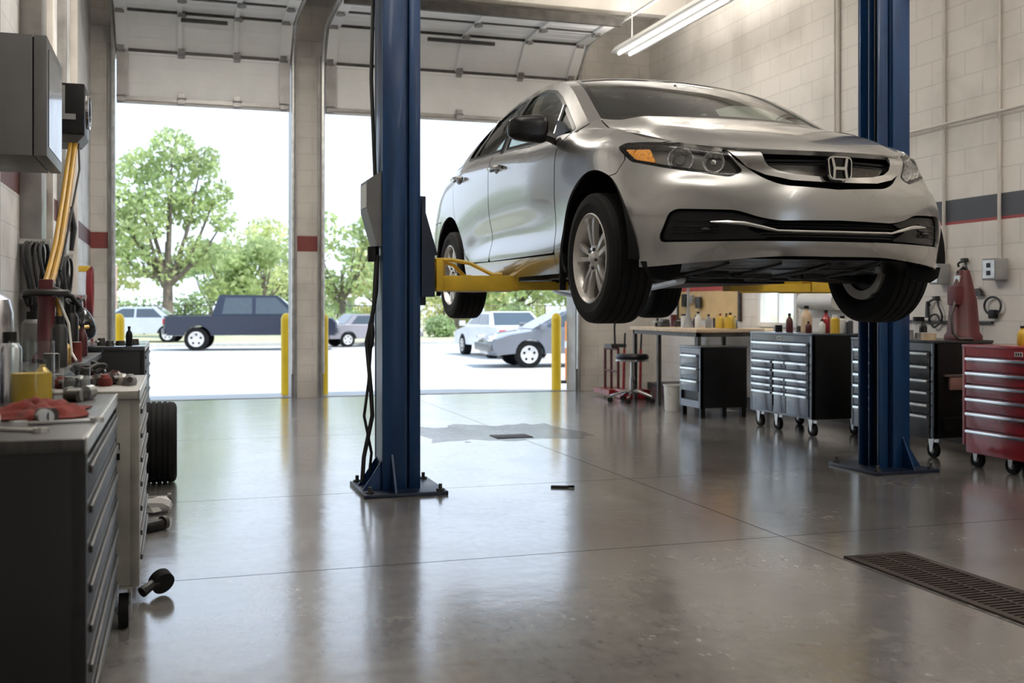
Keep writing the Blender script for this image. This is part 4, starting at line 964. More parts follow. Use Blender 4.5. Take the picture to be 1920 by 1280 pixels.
# bottles and tins
def bottle(x, y, z, h, r, m, label, cap='black', shape='bottle', group=None):
    t = empty({'bottle': 'bottle', 'can': 'spray_can', 'tin': 'tin', 'jug': 'jug', 'jar': 'jar'}[shape], (x, y, z), label=label, cat=shape if shape != 'can' else 'spray can', group=group, rz=(x*7.3) % 3)
    if shape == 'bottle':
        MB().lathe([(0, 0), (r*.95, 0), (r, h*.03), (r, h*.55), (r*.85, h*.68), (r*.38, h*.80), (r*.36, h*.90), (0, h*.90)], 20).build('body', m, t); MB().lathe([(0, h*.88), (r*.45, h*.88), (r*.42, h), (0, h)], 14).build('cap', M[cap], t)
    elif shape == 'can':
        MB().lathe([(0, 0), (r, 0), (r, h*.76), (r*.7, h*.84), (0, h*.84)], 20).build('body', m, t); MB().lathe([(0, h*.84), (r*.62, h*.84), (r*.6, h), (0, h)], 14).build('cap', M[cap], t)
    elif shape == 'tin':
        MB().lathe([(0, 0), (r, 0), (r*1.02, h*.02), (r*.98, h*.05), (r*.98, h*.95), (r*1.02, h*.98), (r*.9, h), (0, h*.97)], 24).build('body', m, t); MB().lathe([(0, h), (r*.85, h), (r*.85, h*1.02), (0, h*1.02)], 20).build('lid', M['galv'], t)
    elif shape == 'jar':
        MB().lathe([(0, 0), (r, 0), (r, h*.72), (r*.85, h*.8), (0, h*.8)], 22).build('body', m, t); MB().lathe([(0, h*.8), (r*.88, h*.8), (r*.88, h), (0, h)], 22).build('lid', M[cap], t)
    else:
        MB().box(-r*1.25, r*1.25, -r*.75, r*.75, 0, h*.72, bev=r*.3).build('body', m, t); MB().lathe([(0, h*.70), (r*.9, h*.70), (r*.35, h*.86), (0, h*.86)], 14).build('neck', m, t)
        MB().lathe([(0, h*.86), (r*.36, h*.86), (r*.34, h), (0, h)], 12).build('cap', M[cap], t); MB().tube([(r*.6, 0, h*.7), (r*.95, 0, h*.84), (r*.3, 0, h*.84)], r*.14, 6).build('grip', m, t)
    return t
zb = .885
for a in ((5.62, 10.12, .17, .045, 'yellowp', 'yellow oil jug, nearest of the bottles on the workbench', 'black', 'jug'), (5.60, 10.30, .16, .04, 'yellowp', 'yellow oil jug beside a grey bottle on the workbench', 'red', 'jug'),
          (5.55, 10.47, .15, .035, 'greyplastic', 'grey squat bottle between yellow jug and white bottle', 'black', 'bottle'), (5.50, 10.62, .18, .036, 'plasticw', 'white bottle with blue-black cap amid workbench bottles', 'black', 'bottle'),
          (5.56, 10.78, .14, .04, 'darkred', 'dark red bottle standing on the workbench', 'black', 'bottle'), (5.48, 10.92, .13, .036, 'plasticw', 'short white tin on the workbench with steel lid', 'black', 'tin'),
          (5.55, 11.05, .15, .045, 'clear', 'clear jar with dark lid on the workbench', 'black', 'jar'), (5.60, 11.3, .07, .05, 'darkmetal', 'low dark tin near the far end of the workbench', 'black', 'tin')):
    bottle(a[0], a[1], zb, a[2], a[3], M[a[4]], a[5], a[6], a[7])
vs = empty('bench_vise', (5.42, 11.05-.28+.55, zb), label='small dark bench vise at the middle of the workbench', cat='vise')
MB().box(-.06, .06, -.05, .05, 0, .05, bev=.01).box(-.02, .05, -.06, .06, .05, .09, bev=.01).build('body', M['darkmetal'], vs); MB().cyl((-.12, 0, .06), (-.02, 0, .06), .01, 8).cyl((-.115, -.05, .06), (-.115, .05, .06), .005, 6).build('screw', M['galv'], vs)
# lamp stand on the bench
lp = empty('work_lamp', (5.45, 10.86-.1, zb), label='tall thin grey work lamp behind the bottles on the workbench', cat='lamp')
MB().lathe([(0, 0), (.07, 0), (.06, .02), (.03, .12), (.016, .2), (.013, .52), (0, .52)], 16).build('stand', M['greyplastic'], lp); MB().lathe([(0, .52), (.02, .52), (.03, .56), (0, .57)], 12).build('head', M['greyplastic'], lp)
# wall board behind the bench
bd = empty('wall_board', (XR-.012, 11.57, .97), label='yellow pegboard with a red band on the wall above the workbench', cat='wall board')
MB().box(-.012, .012, -.74, .78, 0, .56).build('panel', mat('board_yellow', (.62, .44, .20), .6, var=.1), bd); MB().box(-.016, -.011, -.74, .78, .34, .50).build('red_band', mat('board_red', (.36, .045, .035), .6, var=.15), bd)
MB().box(-.03, .012, -.77, -.74, -.02, .58).box(-.03, .012, .78, .81, -.02, .58).build('frame', M['darkmetal'], bd)
for i, (yy, zz, hh) in enumerate(((.62, .10, .16), (.45, .14, .10), (.25, .08, .14))):
    t = empty('hanging_tool', (XR-.06, 11.50+yy, 1.02+zz), label=['black grinder hung at the far end of the yellow board', 'small grey tool hung between grinder and tag', 'dark tag plate hung at the centre of the yellow board'][i], cat='tool')
    MB().box(-.02, .02, -.06, .06, 0, hh, bev=.012).build('body', M[['blackplastic', 'greyplastic', 'darkmetal'][i]], t); MB().cyl((0, 0, hh), (.03, 0, hh+.03), .005, 6).build('hook', M['galv'], t)
# things on the slate chest
zA = .885
for a in ((5.45, 8.42, .24, .05, 'wood', 'tan spray bottle standing upright on the slate chest', 'black', 'bottle'), (5.40, 8.62, .17, .032, 'darkred', 'thin dark red bottle left of the tan one on the slate chest', 'black', 'bottle'),
          (5.52, 8.22, .20, .04, 'red', 'red bottle right of the tan spray bottle', 'black', 'bottle'), (5.40, 8.10, .12, .03, 'plasticw', 'small white bottle in front of the red one on the slate chest', 'black', 'bottle'),
          (5.45, 7.98, .16, .04, 'yellowp', 'pale yellow-topped can on the slate chest, beside the white bottle', 'plasticw', 'can'), (5.60, 7.99, .13, .035, 'chest', 'dark blue can at the back corner of the slate chest', 'plasticw', 'can'),
          (5.62, 8.12, .15, .035, 'plasticw', 'white can at the back of the slate chest', 'black', 'can'), (5.60, 8.75, .05, .04, 'darkmetal', 'low dark tin at the far end of the slate chest', 'black', 'tin'), (5.63, 8.35, .12, .04, 'darkred', 'dark red tin behind the tan bottle', 'black', 'tin')):
    bottle(a[0], a[1], zA, a[2], a[3], M[a[4]], a[5], a[6], a[7])
pr_ = empty('paper_roll', (XR-.10, 9.1, 1.17), label='white paper towel roll on the wall above the slate chest', cat='paper roll'); MB().cyl((0, -.30, 0), (0, .30, 0), .085, 28).build('paper', M['plasticw'], pr_); MB().cyl((0, -.33, 0), (0, .33, 0), .022, 12).box(-.0, .10, .31, .325, -.02, .02).box(-.0, .10, -.325, -.31, -.02, .02).build('holder', M['galv'], pr_)
rail = empty('tool_rail', (XR-.02, 8.9, 1.42), label='dark rail of hooks on the wall over the slate chest', cat='tool rail'); MB().box(-.01, .02, -.6, .6, -.02, .02).build('bar', M['darkmetal'], rail)
for i in range(6): MB().tube([(-.01, -.5+.2*i, 0), (-.045, -.5+.2*i, -.01), (-.045, -.5+.2*i, .02)], .005, 6).build('hook', M['galv'], rail)
for i in range(6):
    hh = (.20, .13, .17, .11, .15, .12)[i]; t = empty('hanging_tool', (XR-.055, 8.4+.2*i, 1.42-hh), label='%s hanging tool on the dark rail over the slate chest' % ['longest black', 'short wide', 'tall tapered', 'stubby', 'plain dark', 'furthest small'][i], cat='tool', group='tools hung on the rail')
    MB().prism([(-.035, 0), (.035, 0), (.022, hh*.7), (-.022, hh*.7)], -.012, .012, rot(x=R(90), z=R(90))).build('head', M['blackplastic'], t); MB().cyl((0, 0, hh*.6), (0, 0, hh), .008, 8).build('shaft', M['darkmetal'], t)
# things on the graphite chest
zB = .865
for a in ((5.50, 6.95, .17, .05, 'clear', 'glass jar with dark lid on the graphite chest', 'black', 'jar'), (5.36, 6.66, .05, .055, 'wood', 'flat tan tin on the near end of the graphite chest', 'black', 'tin'), (5.55, 7.20, .14, .032, 'darkred', 'dark red oil bottle on the graphite chest beside the lift column', 'black', 'bottle'), (5.40, 7.1, .11, .03, 'greyplastic', 'pale grey cone-topped bottle on the graphite chest', 'plasticw', 'bottle'), (5.44, 6.84, .05, .05, 'galv', 'low steel dish tin between the glass jar and tan tin', 'black', 'tin')):
    bottle(a[0], a[1], zB, a[2], a[3], M[a[4]], a[5], a[6], a[7])
gp_ = empty('grease_pump', (5.62, 6.60, zB), label='tall dark red tapered grease pump standing on the graphite chest', cat='grease pump')
MB().lathe([(0, 0), (.135, 0), (.135, .03), (.115, .06), (.095, .30), (.055, .48), (.045, .52), (0, .52)], 28).build('drum', M['darkred'], gp_); MB().box(-.115, -.05, -.07, .04, .26, .40, bev=.01).build('gauge_case', M['darkred'], gp_)
MB().box(-.06, -.03, -.03, .03, .40, .48).build('valve', M['galv'], gp_); MB().tube([(-.05, 0, .50), (0, 0, .54), (.05, 0, .50)], .012, 8).build('carry_handle', M['black'], gp_); MB().tube([(-.10, -.04, .30), (-.16, -.06, .18), (-.15, -.07, .05), (-.12, -.10, .012), (-.05, -.16, .012)], .010, 8).build('hose', M['darkmetal'], gp_)
for a in ((5.58, 5.72, .17, .05, 'plasticw', 'white round bottle with red cap on the red chest', 'red', 'jar'), (5.56, 5.95, .13, .035, 'yellowp', 'yellow squeeze bottle on the red chest', 'black', 'bottle'), (5.66, 5.58, .26, .04, 'darkred', 'tall dark red can at the back of the red chest', 'black', 'can')):
    bottle(a[0], a[1], .85, a[2], a[3], M[a[4]], a[5], a[6], a[7])
extra = [(5.72, 10.2, .13, .03, 'chest', 'dark blue bottle behind the yellow jugs', 'bottle'), (5.74, 10.42, .16, .03, 'darkred', 'dark red slim bottle at the back of the workbench', 'bottle'), (5.72, 10.62, .11, .035, 'darkmetal', 'dark steel tin at the back of the workbench', 'tin'), (5.40, 11.45, .10, .03, 'black', 'black bottle near the far end of the workbench', 'bottle'), (5.66, 11.55, .14, .04, 'darkred', 'dark red tin at the far end of the workbench', 'tin'),
  (5.38, 8.28, .10, .028, 'darkred', 'short maroon bottle at the front of the slate chest', 'bottle'), (5.36, 8.74, .06, .035, 'black', 'flat black tin at the far front corner of the slate chest', 'tin')]
for x, y, h, r, m_, lb, sh in extra: bottle(x, y, .885, h, r, M[m_], lb, 'black', sh)
extra = [(5.36, 6.98, .09, .026, 'brass', 'small brassy oiler at the front of the graphite chest', 'bottle'), (5.62, 7.05, .15, .03, 'black', 'black bottle behind the glass jar on the graphite chest', 'bottle'), (5.36, 6.88, .07, .03, 'greyplastic', 'small grey pot beside the steel dish tin', 'tin')]
for x, y, h, r, m_, lb, sh in extra: bottle(x, y, .865, h, r, M[m_], lb, 'black', sh)
for i, (y, z, k) in enumerate(((7.52, 1.12, .6), (7.18, 1.44, .5), (6.40, 1.10, .8))):
    t = empty('hose_coil', (XR-.03, y, z), label=['small black cable loop right beside the lift column', 'black looped hose between the two outlet boxes', 'dark hose loop behind the red grease pump'][i], cat='hose')
    MB().tube([(-.01*math.sin(3*a), k*.11*math.cos(a)*(1+.15*math.sin(2.3*a)), k*.14*math.sin(a)-.02*a) for a in np.linspace(0, 9, 60)], .009, 6).build('loop', M['hose_k'], t); MB().box(-.02, .03, -.02, .02, k*.08, k*.14, bev=.006).build('hook', M['darkmetal'], t)
# conduits and boxes
for i, (y, z0, bw) in enumerate(((7.43, 1.47, .055), (6.80, 1.49, .075))):
    t = empty('conduit', (XR-.02, y, z0), label=['thin painted conduit drop with outlet box beside the car nose', 'thin painted conduit drop with outlet box above the red grease pump'][i], cat='conduit'); MB().cyl((0, 0, 0), (0, 0, ZC-z0), .014, 10).build('pipe', M['conduit'], t)
    b = MB().box(-.10, .02, -bw, bw, -.17, 0, bev=.006).build('outlet_box', M['greyplastic'], t); MB().box(-.104, -.10, -bw+.012, bw-.012, -.155, -.015).build('cover_plate', M['galv'], b)
    for q in (-.115, -.055): MB().box(-.107, -.104, -.02, .02, q-.018, q+.018).build('socket', M['black'], b)
t = empty('conduit', (XR-.02, 8.92, 1.5), label='thin painted conduit running up the wall behind the bonnet', cat='conduit'); MB().cyl((0, 0, 0), (0, 0, ZC-1.5), .016, 10).cyl((0, .06, 0), (0, .06, ZC-1.5), .010, 8).build('pipe', M['conduit'], t); MB().box(-.02, .02, -.04, .10, .8, .84).build('strap', M['galv'], t)
t = empty('conduit', (XR-.055, 7.6, 2.63), label='level painted conduit crossing the upper right wall', cat='conduit'); MB().tube([(0, .62, -.09), (0, .60, 0), (0, .5, 0), (0, -4.5, 0)], .013, 8).build('pipe', M['conduit'], t)
MB().box(-.05, .05, .50, .74, -.135, -.085).build('bracket', M['darkmetal'], t)
# dark pegged tools under the stripe, behind the graphite chest
for i, (y, z, a, b) in enumerate(((7.85, 1.16, .06, .11), (7.30, 1.05, .05, .24), (7.16, 1.10, .03, .2), (7.02, 1.20, .10, .06), (6.86, 1.12, .12, .10), (7.62, 1.02, .03, .14), (5.95, 1.36, .05, .10), (5.75, 1.34, .06, .07))):
    t = empty('hanging_tool', (XR-.03, y, z), label=['black square gauge by the lift column on the right wall', 'long narrow black spanner under the first outlet box', 'slim grey rod beside the long spanner', 'small bundle of black pliers on the right wall', 'coiled black lead beside the grease pump', 'short dark punch low on the right wall', 'dark canister clamp at the edge of the right wall', 'rounded black hook clamp at the edge of the right wall'][i], cat='tool')
    if i == 4: MB().tube([(0, .09*math.cos(q), .07*math.sin(q)) for q in np.linspace(0, 4*PI, 40)], .009, 6).build('lead', M['hose_k'], t); MB().box(-.02, .02, -.04, .03, -.10, -.03, bev=.008).build('plug', M['blackplastic'], t)
    else: MB().prism([(-a*.5, 0), (a*.5, 0), (a*.35, b*.7), (a*.15, b), (-a*.15, b), (-a*.35, b*.7)], -.014, .014, rot(x=R(90), z=R(90))).build('body', M['blackplastic' if i % 2 == 0 else 'darkmetal'], t); MB().cyl((0, 0, b), (.03, 0, b+.015), .004, 6).build('hook', M['galv'], t)
t = empty('tool_rail', (XR-.02, 7.3, .99), label='thin dark rail low on the wall behind the graphite chest', cat='tool rail'); MB().box(-.01, .02, -.42, .6, -.008, .008).build('bar', M['darkmetal'], t)
# drain grate
gr_ = empty('floor_drain', (2.97, 2.75, 0), label='rusty slotted drain grate set in the floor', cat='drain grate')
g = MB(); g.box(-.16, -.125, -1.3, 1.3, .0, .008).box(.125, .16, -1.3, 1.3, 0, .008).box(-.125, .125, -1.3, -1.27, 0, .008).box(-.125, .125, 1.27, 1.3, 0, .008).box(-.006, .006, -1.27, 1.27, 0, .008); g.build('frame', M['grate'], gr_)
sl = MB()
for i in range(84): y = -1.26+.0303*i; sl.box(-.125, .125, y, y+.014, .0, .006)
sl.build('slats', M['grate'], gr_); MB().box(-.125, .125, -1.27, 1.27, .0005, .001).build('pit', M['recess'], gr_)
cv = empty('floor_cover', (2.75, 8.75, 0), label='small dark access cover in the floor under the car', cat='floor cover'); MB().box(-.16, .16, -.12, .12, 0, .005, bev=.002).build('plate', M['grate'], cv); MB().box(-.13, .13, -.008, .008, .005, .007).build('rib', M['darkmetal'], cv)
t = empty('chisel', (2.25, 6.15, 0), rz=R(-25), label='small dark steel wedge lying on the open floor', cat='wedge'); MB().box(-.06, .05, -.015, .015, 0, .014, bev=.004).build('blade', M['darkmetal'], t); MB().cyl((.045, 0, .009), (.085, 0, .009), .008, 8).build('grip', M['blackplastic'], t)
# ------------------------------------------------------------------ left-hand side: chests along the wall and what lies on them
M['nearchest'] = mat('worn_black_enamel', (.006, .006, .007), .45, .2, var=.3, scale=3)
M['steeltop'] = mat('grimy_bench_top', (.040, .039, .038), .36, .3, var=.3, scale=6, stretch=(12, 1, 1))
M['silvercan'] = mat('silver_can', (.62, .62, .66), .22, .9, var=.1)
M['shoprag'] = mat('grimy_cloth', (.07, .065, .06), .9, var=.35, scale=14, bump=.4)
M['bag'] = mat('black_bin_bag', (.02, .021, .022), .16, var=.2, scale=5, bump=.7)
def left_chest(name, y0, y1, h, label, mb_, mt, xf=-.18, z0=.12, rows=7, castr=True):
    t = empty(name, (xf, (y0+y1)/2, 0), rz=0, label=label, cat='tool chest'); L = (y1-y0)/2; D = xf-XL-.03
    b = MB(); b.box(-D, -.02, -L, L, z0, h-.02, bev=.008); b.build('body', mb_, t)
    MB().box(-D, .0, -L-.008, L+.008, h-.03, h, bev=.006).build('top', mt, t)
    hh = (h-z0-.08)/rows
    for k in range(rows):
        d = MB().box(-.02, .004, -L+.04, L-.04, z0+.03+k*hh, z0+.03+(k+1)*hh-.008, bev=.003).build('drawer', mb_, t)
        MB().box(.004, .012, -L+.06, L-.06, z0+.03+(k+1)*hh-.036, z0+.03+(k+1)*hh-.018, bev=.003).build('handle', M['darkmetal'], d)
    for q in (-1, 1): MB().box(-.03, .003, q*(L-.02)-.02, q*(L-.02)+.02, z0, h-.03, bev=.004).build('corner_post', mb_, t)
    MB().box(.0, .006, -L-.006, L+.006, h-.034, h+.002, bev=.002).build('edge_trim', M['galv'], t)
    if castr:
        for px in (-.05, -D+.08):
            for q in (-1, 1): add_caster(t, px, q*(L-.06), .058, .15)
    return t
c1 = left_chest('tool_chest', 2.48, 3.72, .82, 'near black tool chest with steel top, closest to the camera', M['nearchest'], M['steeltop'], -.188)
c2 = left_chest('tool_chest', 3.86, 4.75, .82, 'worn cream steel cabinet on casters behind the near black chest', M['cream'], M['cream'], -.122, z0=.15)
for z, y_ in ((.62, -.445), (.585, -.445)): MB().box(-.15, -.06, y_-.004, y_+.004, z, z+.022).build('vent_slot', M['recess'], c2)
MB().box(-.085, -.082, -.446, -.44, .25, .55).build('panel_seam', M['recess'], c2)
lb_ = empty('side_bench', (XL+.02, 6.0, 0), label='narrow dark steel bench along the left wall between the cream cabinet and the far chest', cat='bench')
MB().box(0, .48, -1.15, 1.25, .785, .82, bev=.004).build('bench_top', M['darkmetal'], lb_); MB().box(.02, .46, -1.1, 1.2, .25, .27).build('shelf', M['darkmetal'], lb_)
for px, py in ((.03, -1.12), (.44, -1.12), (.03, 1.2), (.44, 1.2)): MB().box(px-.02, px+.02, py-.02, py+.02, 0, .785).build('leg', M['black'], lb_)
c3 = left_chest('tool_chest', 7.45, 8.7, .85, 'dark low chest furthest along the left wall, beyond the tyre', M['nearchest'], M['chest2'], -.20)
for i in range(5):                                                    # clamps hung on the front of the cream cabinet
    z = (.20, .30, .45, .62, .12)[i]; y = (4.05, 4.5, 4.9, 5.3, 3.98)[i]
# loose things on the floor by the chests
ty = empty('tyre', (-.10, 7.10, .255), label='black tyre standing on edge in front of the far dark chest', cat='tyre')
TR_ = Matrix(((0,0,1,0),(1,0,0,0),(0,1,0,0),(0,0,0,1)))
pr = [(.155,-.085),(.175,-.098),(.215,-.106),(.238,-.10),(.25,-.088)]
for x in (-.05, -.017, .017, .05): pr += [(.255,x-.006),(.248,x-.003),(.248,x+.003),(.255,x+.006)]
pr += [(.25,.088),(.238,.10),(.215,.106),(.175,.098),(.155,.085),(.165,.06),(.19,.0),(.165,-.06)]
MB().lathe(pr[:-3]+[(.155,.085)], 56, TR_).build('casing', M['rubber'], ty); MB().lathe([(.155,-.085),(.15,-.03),(.06,-.02),(.06,.02),(.15,.05),(.156,.085)], 40, TR_).build('rim', M['darkmetal'], ty)
hk = empty('caster', (-.045, 4.30, 0), rz=R(30), label='loose black caster wheel lying on the floor beside the cream cabinet', cat='caster wheel')
MB().cyl((0, 0, .045), (.0, .035, .06), .045, 20).build('wheel', M['rubber'], hk); MB().tube([(-.09, .0, .03), (-.04, .01, .05), (.0, .015, .05)], [.022, .018, .014], 8).build('stem', M['black'], hk)
for i, (x, y, m_, lb) in enumerate(((-.09, 6.28, 'darkmetal', 'dark metal coupling on the floor under the tyre'), (-.10, 5.55, 'black', 'short black pipe stub lying beside the side bench'), (-.10, 6.05, 'gasket', 'pale crumpled cloth on the floor against the tyre'))):
    t = empty('pipe_stub' if i < 2 else 'cloth', (x, y, 0), rz=R(40*i), label=lb, cat='pipe fitting' if i < 2 else 'cloth')
    if i < 2: MB().cyl((-.06, 0, .028), (.05, 0, .028), .028, 14).build('pipe', M[m_], t); MB().cyl((.045, 0, .034), (.065, 0, .034), .034, 14).build('collar', M['darkmetal'], t)
    else: MB().blob((0, 0, .04), (.07, .08, .045), noise=.25, seed=5).build('fold', M[m_], t)
# on the near chest
zt = .82
def cloth(name, x, y, z, sx, sy, h, m, label, seed, cat='rag'):
    rnd = random.Random(seed); n = 26; v = []; f = []
    ph = [(rnd.uniform(4, 16), rnd.uniform(4, 16), rnd.uniform(0, 6)) for _ in range(7)]
    for i in range(n+1):
        for j in range(n+1):
            a = i/n*2-1; b = j/n*2-1; rr = max(0, 1-(a*a+b*b)**.8); wv = sum(math.sin(p*a+q*b+r) for p, q, r in ph)/7
            k = 1+.18*math.sin(5*math.atan2(b, a)+seed); v.append((a*sx*k, b*sy*k, .003+h*rr**.6*(.55+.75*wv)+.004*wv if rr > 0 else .003))
    for i in range(n):
        for j in range(n): q = i*(n+1)+j; f.append((q, q+1, q+n+2, q+n+1))
    v = [(p[0], p[1], max(p[2], .002)) for p in v]; m2 = MB(); m2.add(v, f); o = m2.build(name, m, None, 60); o.location = (x, y, z)
    sm = o.modifiers.new('thick', 'SOLIDIFY'); sm.thickness = .004; sm.offset = 1
    return tag(o, label, cat)
cloth('rag', -.335, 3.03, zt, .10, .17, .055, M['rag'], 'crumpled rust-red shop rag on the near black chest', 3)
cloth('rag', -.58, 3.10, zt, .10, .20, .04, M['shoprag'], 'dark grimy cloth left of the red rag on the near chest', 8)
for i, (x, y, h, r, m_, lb, sh) in enumerate(((-.475, 3.50, .21, .034, 'silvercan', 'silver spray can at the back of the near chest', 'can'), (-.55, 3.45, .20, .034, 'chest', 'dark blue spray can left of the silver can', 'can'))):
    bottle(x, y, zt, h, r, M[m_], lb, 'black', sh)
def clearjar(x, y, z, r, h, label, fill, fm):
    t = empty('jar', (x, y, z), label=label, cat='jar')
    MB().lathe([(0, 0), (r, 0), (r, h), (r*.94, h), (r*.94, .006), (0, .006)], 24).build('wall', M['clear'], t); MB().lathe([(0, .007), (r*.9, .007), (r*.9, fill), (0, fill)], 20).build('contents', fm, t); return t
clearjar(-.405, 3.42, zt, .062, .185, 'clear tub half full of yellow fluid on the near chest', .09, M['yellowp'])
clearjar(-.29, 3.50, zt, .040, .10, 'small clear cup behind the yellow tub on the near chest', .03, M['shoprag'])
bottle(-.40, 3.64, zt, .12, .026, M['brass'], 'brassy oil bottle at the back right of the near chest', 'black', 'bottle')
rnd = random.Random(11)
for i in range(16):
    x = rnd.uniform(-.62, -.30); y = rnd.uniform(2.60, 2.82) if i < 11 else rnd.uniform(3.45, 3.66)
    if i >= 11: x = rnd.uniform(-.31, -.25)
    t = empty('socket', (x, y, zt), rz=rnd.uniform(0, 3), label='loose steel socket in the scatter on the near chest', cat='socket', group='sockets on the near chest')
    r = rnd.uniform(.012, .022); MB().cyl((-.02, 0, r), (.02, 0, r), r, 14).build('barrel', M['galv' if i % 3 else 'darkmetal'], t); MB().cyl((.0195, 0, r), (.021, 0, r), r*.6, 6).build('bore', M['recess'], t)
for i in range(4):
    x, y = ((-.50, 2.72), (-.36, 2.66), (-.66, 2.86), (-.27, 2.80))[i]; a = (20, -35, 65, 10)[i]
    t = empty('spanner', (x, y, zt), rz=R(a), label=['steel spanner nearest the front of the near chest', 'steel spanner lying skewed at the chest corner', 'steel spanner turned towards the wall', 'steel spanner beside the red rag'][i], cat='spanner')
    MB().box(-.075, .075, -.007, .007, .001, .009, bev=.003).build('shank', M['galv'], t)
    MB().lathe([(.008, 0), (.017, 0), (.017, .012), (.008, .012)], 16, rot((.085, 0, 0))).build('ring_end', M['galv'], t)
    MB().prism([(-.07, -.008), (-.09, -.018), (-.11, -.016), (-.098, -.004), (-.098, .004), (-.11, .016), (-.09, .018), (-.07, .008)], 0, .011).build('open_end', M['galv'], t)
# on the cream cabinet
for i in range(11):
    x = -.44+.028*i; y = 4.0+.13*((i*5) % 7)/7+(.12 if i > 5 else 0)
    t = empty('fitting', (x, y, .82), rz=i*1.1, label='grimy pipe fitting in the heap at the front of the cream cabinet', cat='fitting', group='fittings on the cream cabinet')
    MB().lathe([(0, 0), (.022, 0), (.026, .012), (.022, .028), (.014, .034), (.012, .04), (0, .04)], 14).build('body', M[['greyplastic', 'darkmetal', 'rag', 'darkmetal', 'galv'][i % 5]], t)
    MB().cyl((0, 0, .02), (.035, 0, .022), .011, 10).build('branch', M['darkmetal'], t)
cloth('rag', -.25, 4.40, .822, .08, .15, .03, M['darkred'], 'dark brown-red rag on the cream cabinet', 14)
# upright red hose stand with black head, yellow and white hoses
rs = empty('hose_stand', (-.64, 6.0, .821), label='dark red hose stand with black fittings on the side bench', cat='hose stand')
MB().lathe([(0, 0), (.07, 0), (.075, .02), (.048, .06), (.042, .30), (.05, .34), (0, .34)], 18).build('column', M['darkred'], rs)
MB().tube([(.10*math.cos(a), .10*math.sin(a), .36) for a in np.linspace(0, 2*PI, 20, endpoint=False)], .018, 8, closed=True).build('ring', M['hose_k'], rs)
MB().box(-.035, .035, -.035, .035, .34, .43, bev=.008).build('valve', M['darkred'], rs); MB().tube([(-.11, -.02, .33), (0, 0, .40), (.12, .03, .34), (.16, .04, .28)], .014, 8).build('lever', M['black'], rs)
MB().tube([(.05, .02, .33), (.07, -.02, .22), (.05, -.06, .10), (.03, -.12, .015), (.10, -.22, .014)], .012, 8).build('yellow_hose', M['hose_y'], rs)
MB().tube([(.06, .0, .32), (.11, -.04, .2), (.13, -.10, .05), (.16, -.20, .014)], .007, 6).build('white_hose', M['plasticw'], rs)
# silver cylinder by the wall
cy = empty('gas_cylinder', (-.80, 5.25, .82), label='dull aluminium gas cylinder standing by the left wall', cat='gas cylinder')
MB().lathe([(0, 0), (.10, 0), (.105, .01), (.105, .26), (.09, .32), (.04, .355), (.03, .38), (0, .38)], 26).build('tank', M['silvercan'], cy); MB().cyl((0, 0, .38), (0, 0, .42), .02, 10).cyl((-.035, 0, .41), (.035, 0, .41), .01, 8).build('valve', M['darkmetal'], cy)
# coil of dark lead and small machines further along
for i, (x, y, h, lb) in enumerate(((-.60, 6.42, .20, 'black hand pump with coiled lead behind the red hose stand'), (-.58, 6.95, .16, 'squat black pump with a brass tap at the far end of the side bench'))):
    t = empty('pump', (x, y, .823), rz=i*.7, label=lb, cat='pump')
    MB().lathe([(0, 0), (.065, 0), (.07, .02), (.06, h*.6), (.035, h*.8), (0, h*.8)], 18).build('body', M['black'], t); MB().tube([(0, 0, h*.8), (.02, 0, h), (.09, 0, h*1.02)], .012, 8).build('spout', M['brass' if i else 'darkmetal'], t)
    MB().tube([((.09-.001*k)*math.cos(k*.5), (.09-.001*k)*math.sin(k*.5), .012+.0035*k) for k in range(44)], .007, 6).build('lead', M['hose_k'], t)
# crowded back edge of the cream cabinet
crowd = [(-.82, 4.50, .20, .04, 'black', 'black squat oil bottle by the wall on the cream cabinet', 'bottle'), (-.70, 4.62, .16, .035, 'darkred', 'dark red tin at the back of the cream cabinet', 'tin'), (-.86, 5.50, .17, .034, 'black', 'black bottle just left of the red hose stand', 'bottle'),
  (-.53, 5.50, .24, .036, 'hose_k', 'tall black can in front of the red hose stand', 'can'), (-.53, 5.78, .13, .028, 'brass', 'dull brassy bottle in the crowd on the side bench', 'bottle'), (-.52, 5.05, .08, .035, 'darkmetal', 'low dark tin at the near end of the side bench', 'tin'),
  (-.55, 6.25, .30, .045, 'black', 'tallest black canister behind the red hose stand', 'can'), (-.52, 6.65, .19, .03, 'darkred', 'dark red bottle at the far end of the side bench', 'bottle'), (-.74, 6.25, .26, .05, 'greyplastic', 'grey canister by the wall behind the red hose stand', 'can'), (-.50, 6.02, .10, .03, 'rag', 'small rust-red tin beside the brass-tapped pump', 'tin')]
for x, y, h, r, m_, lb, sh in crowd: bottle(x, y, .823, h, r, M[m_], lb, 'black', sh)
for i, (x, y, k) in enumerate(((-.34, 4.60, .62), (-.60, 4.22, .7))):
    t = empty('lead', (x, y, .823), rz=i, label=['loose coil of black lead at the far end of the cream cabinet', 'tangled dark lead at the middle of the cream cabinet'][i], cat='lead')
    MB().tube([(k*(.09+.02*math.sin(3.1*a))*math.cos(a), k*(.12+.03*math.cos(2.3*a))*math.sin(a), .012+.004*a/2+.015*abs(math.sin(1.7*a))) for a in np.linspace(0, 14, 90)], .009, 6).build('loops', M['hose_k'], t); MB().box(-.03, .03, -.02, .02, .0, .05, bev=.008).build('plug', M['blackplastic'], t)
